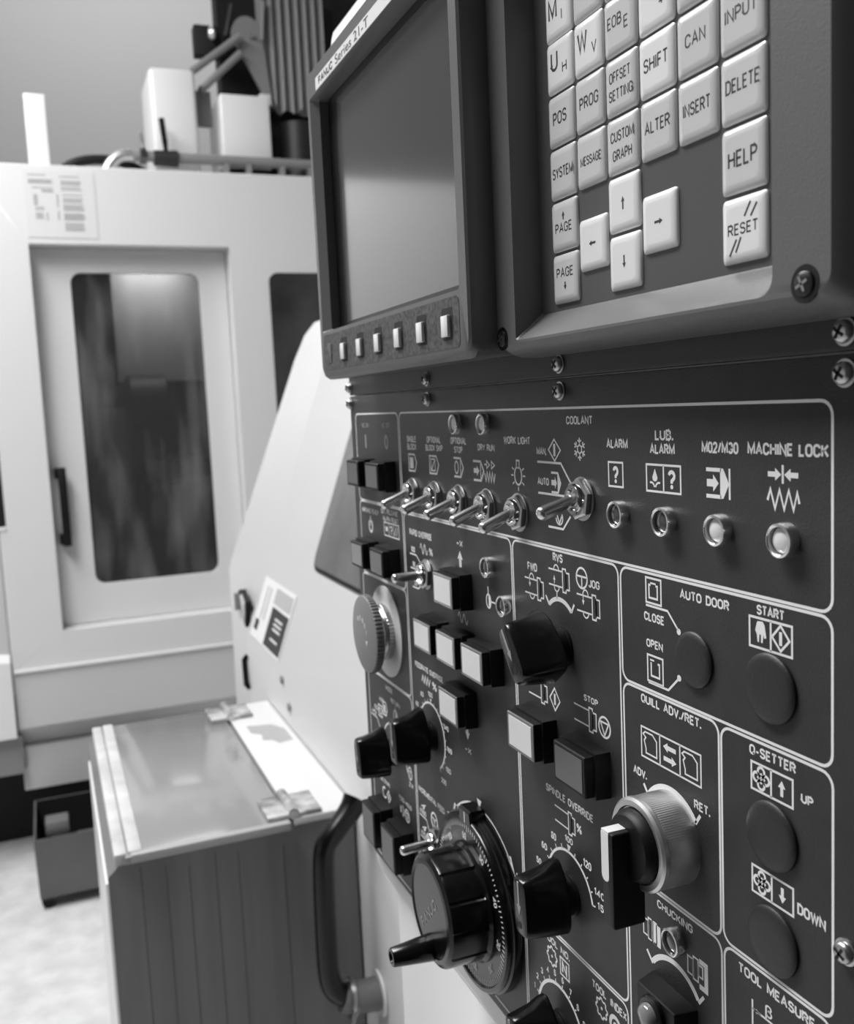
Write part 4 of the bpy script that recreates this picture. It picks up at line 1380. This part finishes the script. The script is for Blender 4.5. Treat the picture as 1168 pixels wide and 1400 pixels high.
# ================================================================ PARTS BIN BY THE LATHE
BX0, BX1, BY0, BY1, BZ = -1600, -1110, 40, 322, -500
bn = thing('steel_bin', 'grey sheet steel bin with a hinged smoky lid, standing in front of the lathe', 'bin', W(-1355, 181, -1400))
fp = [(BY0 - 12, -1400), (BY0 - 12, BZ - 18), (BY0 + 6, BZ - 2), (BY1, BZ - 2), (BY1, -1400)]
mb = MB().loft([[W(BX1, y, z) for y, z in fp], [W(BX0, y, z) for y, z in fp]])
finish('bin_body', mb, BINST, bn)
for i, y in enumerate((64, 92, 118, 149, 176, 231)):
    finish('front_seam', wbox(BX1 - 0.5, BX1 + 0.4, y, y + 0.8, -1398, BZ - 14 - (i % 3) * 4), SEAM, bn)
finish('side_flange', wbox(BX0 + 60, BX1 + 1.5, BY0 - 15, BY0 - 11.8, -1400, BZ - 24, 0.6), WHITE2, bn)
lid = finish('lid', wbox(BX0 + 6, BX1 + 16, BY0 + 8, 240, BZ, BZ + 9, 1.0), LID, bn)
lid['label'] = 'smoky acrylic lid'
finish('edge_rail', wbox(BX0 + 4, BX1 + 8, BY0 - 4, BY0 + 10, BZ - 3, BZ + 10.5, 1.5).box(BX0 + 4, BX1 + 8, BY0 + 12 - 190, BY0 + 27 - 190, BZ + 9.1 + H0, BZ + 11.4 + H0, 0.6), RAILM, bn)
finish('front_rail', wbox(BX1 + 6, BX1 + 17, BY0 + 14, 238, BZ + 1, BZ + 10.5, 1.0), PATCH, bn)
tp = finish('fixed_top', wbox(BX0, BX1 + 4, 245, 322, BZ, BZ + 9, 1.0), WORN, bn)
tp['label'] = 'white fixed top strip with worn paint'
finish('bare_patch', MB().loft([[W(x, y, BZ + 9.05) for x, y in ((-1480, 262), (-1470, 300), (-1440, 314), (-1385, 314), (-1380, 292), (-1398, 286), (-1404, 272), (-1430, 276), (-1444, 262))],
                  [W(x, y, BZ + 9.4) for x, y in ((-1480, 262), (-1470, 300), (-1440, 314), (-1385, 314), (-1380, 292), (-1398, 286), (-1404, 272), (-1430, 276), (-1444, 262))]]), PATCH, bn)
for hx_ in (-1555, -1140):
    hb = finish('hinge', wbox(hx_ - 32, hx_ + 32, 214, 242, BZ + 9, BZ + 15, 2).box(hx_ - 32, hx_ + 32, 250 - 190, 282 - 190, BZ + 9 + H0, BZ + 15 + H0, 2), HINGE, bn)
    finish('knuckle', MB().tube([W(hx_ - 34, 246, BZ + 15), W(hx_ + 34, 246, BZ + 15)], 7, 16), HINGE, hb)

# ================================================================ THE WHITE MACHINE BEYOND
MX = -3200
mc = thing('machine_tool', 'large white enclosed machine tool with a recessed door, across the aisle', 'machine', W(-3700, 600, -1400))


def yz(y0, y1, z0, z1, r, x, n=6):
    return [W(x, y, z) for y, z in rrect(y0, y1, z0, z1, r, n)]


DY0, DY1, DZ0, DZ1 = 12, 618, -655, 542
mb = MB()
mb.loft([yz(-145, 1900, -768, 776, 1, MX - 900), yz(-145, 1900, -768, 776, 6, MX - 3), yz(-142, 1897, -765, 773, 6, MX), yz(DY0, DY1, DZ0, DZ1, 1.5, MX), yz(DY0, DY1, DZ0, DZ1, 1.5, MX - 90), yz(DY0 + 60, DY1 - 60, DZ0 + 60, DZ1 - 60, 1.5, MX - 94)], False, False)
finish('enclosure', mb, WHITE2, mc)
finish('roof', wbox(MX - 900, MX - 4, -145, 1900, 768, 775), WHITE2, mc)
mb = MB()
mb.loft([yz(DY0 + 2, DY1 - 2, DZ0 + 2, DZ1 - 2, 1.5, MX - 88), yz(DY0 + 2, DY1 - 2, DZ0 + 2, DZ1 - 2, 1.5, MX - 78), yz(125, 527, -531, 468, 33, MX - 78), yz(127, 525, -529, 466, 32, MX - 88)], False, False)
door = finish('door', mb, WHITE2, mc)
door['label'] = 'white door with a tall rounded window, standing in its recess'
o = finish('door_glass', MB().loft([yz(125.5, 526.5, -530.5, 467.5, 32, MX - 86), yz(125.5, 526.5, -530.5, 467.5, 32, MX - 92)]), PANE, door)
o['label'] = 'smeared dark window glass'
mb = MB().box(MX - 79, MX - 40, 27 - 190, 46 - 190, -176 + H0, -143 + H0, 3).box(MX - 79, MX - 40, 27 - 190, 46 - 190, -387 + H0, -354 + H0, 3).box(MX - 44, MX - 22, 37 - 190, 62 - 190, -391 + H0, -141 + H0, 4)
finish('door_handle', mb, BLACKM, door)
INT = mat('interior_dark_lining', 0.30, 0.6)
mb = MB().loft([yz(70, 560, -580, 490, 1, MX - 96), yz(0, 640, -640, 600, 1, MX - 97), yz(0, 640, -640, 600, 1, MX - 650)], False, True)
finish('interior', mb, INT, mc, recalc=True)
finish('interior_panel', wbox(MX - 420, MX - 400, 270, 620, 130, 590, 4), WHITE2, mc)
finish('slide_cover', wbox(MX - 480, MX - 200, 330, 620, -250, -226, 3).box(MX - 480, MX - 220, 320 - 190, 620 - 190, -170 + H0, -150 + H0, 3), DKSTEEL, mc)
finish('spindle_column', MB().tube([W(MX - 330, 230, 40), W(MX - 330, 230, -360)], [70, 62], 24), mat('interior_grey', 0.55, 0.5), mc)
finish('turret', MB().lathe([(95, 0), (95, 120), (60, 150), (40, 210)], 12).rot(15).move(MX - 350, 420 - 190, 60 + H0), DARKMET, mc)
li = bpy.data.lights.new('interior_fill', 'AREA')  # added fill light that brightens the interior behind the door glass
li.size = 0.25
li.energy = 2.6
lo_ = bpy.data.objects.new('interior_fill', li)
COL.objects.link(lo_)
lo_.location = Vector(W(MX - 260, 400, 560)) * 0.001
o = finish('side_window', MB().loft([yz(742, 1180, -520, 460, 30, MX + 0.5), yz(742, 1180, -520, 460, 30, MX + 3)]), mat('side_window_dark', 0.24, 0.25, var=0.10, vscale=3), mc)
o['label'] = 'dark window right of the door'
# skirt below the ledge
sk_ = [(MX - 2, -768), (MX - 2, -950), (MX - 70, -1018), (MX - 78, -1022), (MX - 78, -1026), (MX - 46, -1026), (MX - 46, -1166), (MX - 800, -1166), (MX - 800, -768)]
mb = MB().loft([[W(x, -143, z) for x, z in sk_], [W(x, 1900, z) for x, z in sk_]])
finish('skirt', mb, mat('machine_enamel_lower', 0.80, 0.4), mc)
finish('ledge_trim', wbox(MX - 10, MX + 8, -143, 1900, -772, -762, 2), WHITE, mc)
finish('underside_shade', wbox(MX - 860, MX - 240, -1300, 1900, -1400, -1170), DKBLK, mc)  # added dark block standing in for the shadow under the machine
# placard
pl = finish('safety_placard', wbox(MX + 0.5, MX + 1.5, 13, 216, 560, 758), PAPER, mc)
pl['label'] = 'pale placard of small print above the door'
for (y0, y1, z0, z1) in ((32, 68, 741, 749), (32, 80, 719, 733), (38, 82, 706, 709), (56, 80, 694, 703), (40, 48, 655, 688), (42, 60, 640, 652), (42, 58, 615, 634), (62, 66, 610, 636), (84, 88, 612, 640), (84, 88, 652, 690),
                         (92, 134, 738, 746), (94, 136, 716, 731), (94, 136, 700, 713), (96, 138, 684, 692), (96, 138, 664, 680), (96, 138, 640, 660), (96, 138, 612, 634), (96, 138, 580, 606)):
    rows = max(1, int((z1 - z0) / 4.4))
    for r_ in range(rows):
        zz = z1 - (r_ + 0.5) * (z1 - z0) / rows
        y1_ = y1 - (random.random() * 0.14) * (y1 - y0)
        ys = 1.48
        finish('print_line', wbox(MX + 1.5, MX + 1.8, 13 + (y0 - 13 - 10) * ys, 13 + (y1_ - 13 - 10) * ys, zz - 1.5, zz + 1.1), TEXTG, pl)
finish('left_cover', wbox(MX - 880, MX - 1, -1400, -147, -740, 776, 4), WHITE2, mc)
finish('left_window', wbox(MX - 3, MX + 1.5, -560, -124, -310, 250, 1), DKBLK, mc)
finish('left_window_frame', wbox(MX - 2, MX + 3, -560, -122, -322, -310, 1), WHITE, mc)
finish('left_chute', MB().loft([[W(x, -148, z) for x, z in ((MX - 60, -670), (MX + 30, -730), (MX + 30, -968), (MX - 60, -968))], [W(x, -1300, z) for x, z in ((MX - 60, -500), (MX + 30, -575), (MX + 30, -968), (MX - 60, -968))]]), WHITE, mc)
finish('left_base', wbox(MX - 500, MX - 4, -1300, -136, -1094, -972), mat('base_grey', 0.55, 0.5), mc)

# ---- things on the roof of the machine
RZ = 776


def tbox(name, x0, x1, y0, y1, z0, z1, m_, label, cat, bev=8, group=None):
    o_ = finish(name, wbox(x0, x1, y0, y1, z0, z1, bev, 3), m_, None)
    return tag(o_, label, cat, group)


tbox('white_tank', -3606, -3352, 424, 572, RZ, 1140, WHITE, 'taller white box with rounded edges on the machine roof, behind the valve', 'box', 14)
tbox('white_case', -3590, -3352, 650, 818, RZ + 60, 1072, WHITE, 'squarer white box on the machine roof, right of the taller one', 'box', 6)
finish('case_stand', wbox(-3580, -3380, 660, 810, RZ, RZ + 60), DARKMET, bpy.data.objects['white_case'])
tbox('white_post', -3360, -3345, 36, 98, RZ, 1026, WHITE, 'narrow white board standing upright on the machine roof at the left', 'board', 1.5)

pp_ = thing('pipe_run', 'grey pipe with valves along the front of the machine roof', 'pipe', W(-3320, 600, RZ))
finish('pipe', MB().tube([W(-3320, 345, 846), W(-3320, 1300, 842)], 17, 16), MIDMET, pp_)
finish('elbow', MB().tube(smooth([W(-3322, 262, 788), W(-3322, 282, 822), W(-3322, 312, 846), W(-3322, 350, 846)]), 19, 16), SATIN, pp_)
finish('valve', MB().tube([W(-3320, 372, 846), W(-3320, 392, 846)], 25, 16), DKSTEEL, pp_)
v2 = finish('valve', MB().tube([W(-3320, 415, 842), W(-3320, 492, 842)], [24, 27], 16), DARKMET, pp_)
finish('valve_lever', MB().tube([W(-3318, 456, 860), W(-3300, 452, 890), W(-3300, 446, 962)], [6, 9, 9], 8), BLACKM, v2)
finish('valve_lever', MB().tube([W(-3318, 383, 860), W(-3304, 380, 880), W(-3304, 376, 912)], [5, 8, 7], 8), SATIN, pp_)
for y in (640, 716, 830, 930):
    finish('pipe_clip', wbox(-3340, -3300, y, y + 16, RZ + 1, 832), MIDMET, pp_)
hs = finish('hose', MB().tube(smooth([W(-3376, 120, RZ + 18), W(-3376, 190, RZ + 64), W(-3376, 310, RZ + 68), W(-3376, 385, RZ + 34), W(-3376, 408, RZ + 19)]), 16, 12), BLACKM)
tag(hs, 'black hose arching over the front edge of the machine roof', 'hose')

hu = thing('head_assembly', 'dark machinery with a grey swing arm and pleated bellows above the white machine', 'machinery', W(-3700, 900, RZ))
finish('column', wbox(-4000, -3700, 800, 1700, RZ, 2000), DARKMET, hu)
finish('motor_block', wbox(-3760, -3630, 720, 930, RZ, 1560, 6), DKBLK, hu)
finish('lower_drum', MB().tube([W(-3450, 940, RZ), W(-3450, 940, 1010)], 70, 24), DARKMET, hu)
arm = [(778 + 52 * math.cos(a), 1308 + 60 * math.sin(a)) for a in [math.radians(190 - i * 13) for i in range(16)]]
arm = arm + [(852, 1110), (826, 1110)]
mb = MB().loft([[W(-3452, y, z) for y, z in arm], [W(-3470, y, z) for y, z in arm]])
o = finish('swing_arm', mb, MIDMET, hu)
finish('pivot', MB().tube([W(-3450, 792, 1300), W(-3440, 792, 1300)], 9, 12), SATIN, hu)
finish('arm_block', wbox(-3475, -3450, 808, 850, 1074, 1112, 3), WHITE2, hu)
finish('rod', MB().tube([W(-3430, 748, 1290), W(-3430, 578, 1162)], 13, 12), MIDMET, hu)
finish('rod', MB().tube([W(-3434, 748, 1236), W(-3434, 600, 1100)], 13, 12), MIDMET, hu)
finish('counter_plate', wbox(-3475, -3460, 585, 640, 990, 1110, 4), MIDMET, hu)
bb = finish('bracket', wbox(-3500, -3450, 596, 690, 1225, 1325, 4), DKBLK, hu)
finish('knob', MB().lathe([(20, 0), (24, 8), (14, 20), (0.1, 22)], 20).rot(0).move(0, 0, 0), SATIN, bb, W(-3430, 660, 1290))
zz = []
for i in range(15):
    y = 838 + i * 15.5
    zz.append((y, -3452 - (30 if i % 2 else 0)))
outer = [(y, x) for y, x in zz]
mb = MB()
for t_, z0_, z1_ in ((0, 1060, 1420),):
    L1, L2 = [], []
    for i, (y, x) in enumerate(outer):
        zb = 1150 if i < 2 else (1052 + (i % 3) * 10)
        L1.append(W(x, y, zb))
        L2.append(W(x, y, 1480))
    L1 += [W(-3560, outer[-1][0], 1060), W(-3560, outer[0][0], 1150)]
    L2 += [W(-3560, outer[-1][0], 1480), W(-3560, outer[0][0], 1480)]
    mb.loft([L1, L2])
finish('bellows', mb, BELL, hu, angle=20)
finish('bellows_frame', wbox(-3600, -3565, 700, 1130, 1090, 1600), DKBLK, hu)
finish('guide_bar', MB().tube([W(-3446, 828, 1290), W(-3446, 842, 1420)], 6, 8), MIDMET, hu)
finish('guide_bar', MB().tube([W(-3500, 700, 1250), W(-3500, 742, 1420)], 9, 8), DARKMET, hu)

# ================================================================ CHIP CART
ct = thing('chip_cart', 'low grey open cart on castors half under the machine skirt', 'cart', W(-3030, 60, -1400))
CY0, CY1 = -118, 330
tp_ = -1184
mb = MB()


def xyl(x0, x1, y0, y1, z):
    return [W(x0, y0, z), W(x1, y0, z), W(x1, y1, z), W(x0, y1, z)]


mb.loft([xyl(-3190, -2872, CY0 + 4, CY1, -1362), xyl(-3190, -2870, CY0, CY1, tp_), xyl(-3184, -2876, CY0 + 6, CY1 - 6, tp_), xyl(-3184, -2878, CY0 + 8, CY1 - 8, -1340)])
finish('tub', mb, CARTM, ct)
finish('tub_shade', MB().loft([xyl(-3183.5, -2876.5, CY0 + 6.5, CY1 - 6.5, tp_ - 1), xyl(-3183, -2878.5, CY0 + 8.5, CY1 - 8.5, -1338)], False, True), DKBLK, ct)  # dark skin: the shade inside the tub is put into its colour
for x, y in ((-2900, CY0 + 26), (-3150, CY0 + 26), (-2900, CY1 - 30), (-3150, CY1 - 30)):
    c_ = finish('castor', wbox(x - 18, x + 18, y - 20, y + 20, -1372, -1360), DARKMET, ct)
    finish('wheel', MB().tube([W(x - 11, y, -1380), W(x + 11, y, -1380)], 19.5, 20), BLACKM, c_)
tag(finish('metal_block', wbox(-2960, -2900, -70, -28, -1337, -1176, 3).box(-2962, -2898, -84 - 190, -20 - 190, -1190 + H0, -1150 + H0, 3), mat('block_grey', 0.42, 0.5)), 'upright grey metal block standing in the cart', 'block')
tag(finish('ribbed_tray', wbox(-3000, -2890, 0, 300, -1337, -1230, 2), mat('tray_dark_grey', 0.33, 0.5)), 'dark ribbed tray lying in the cart', 'tray')
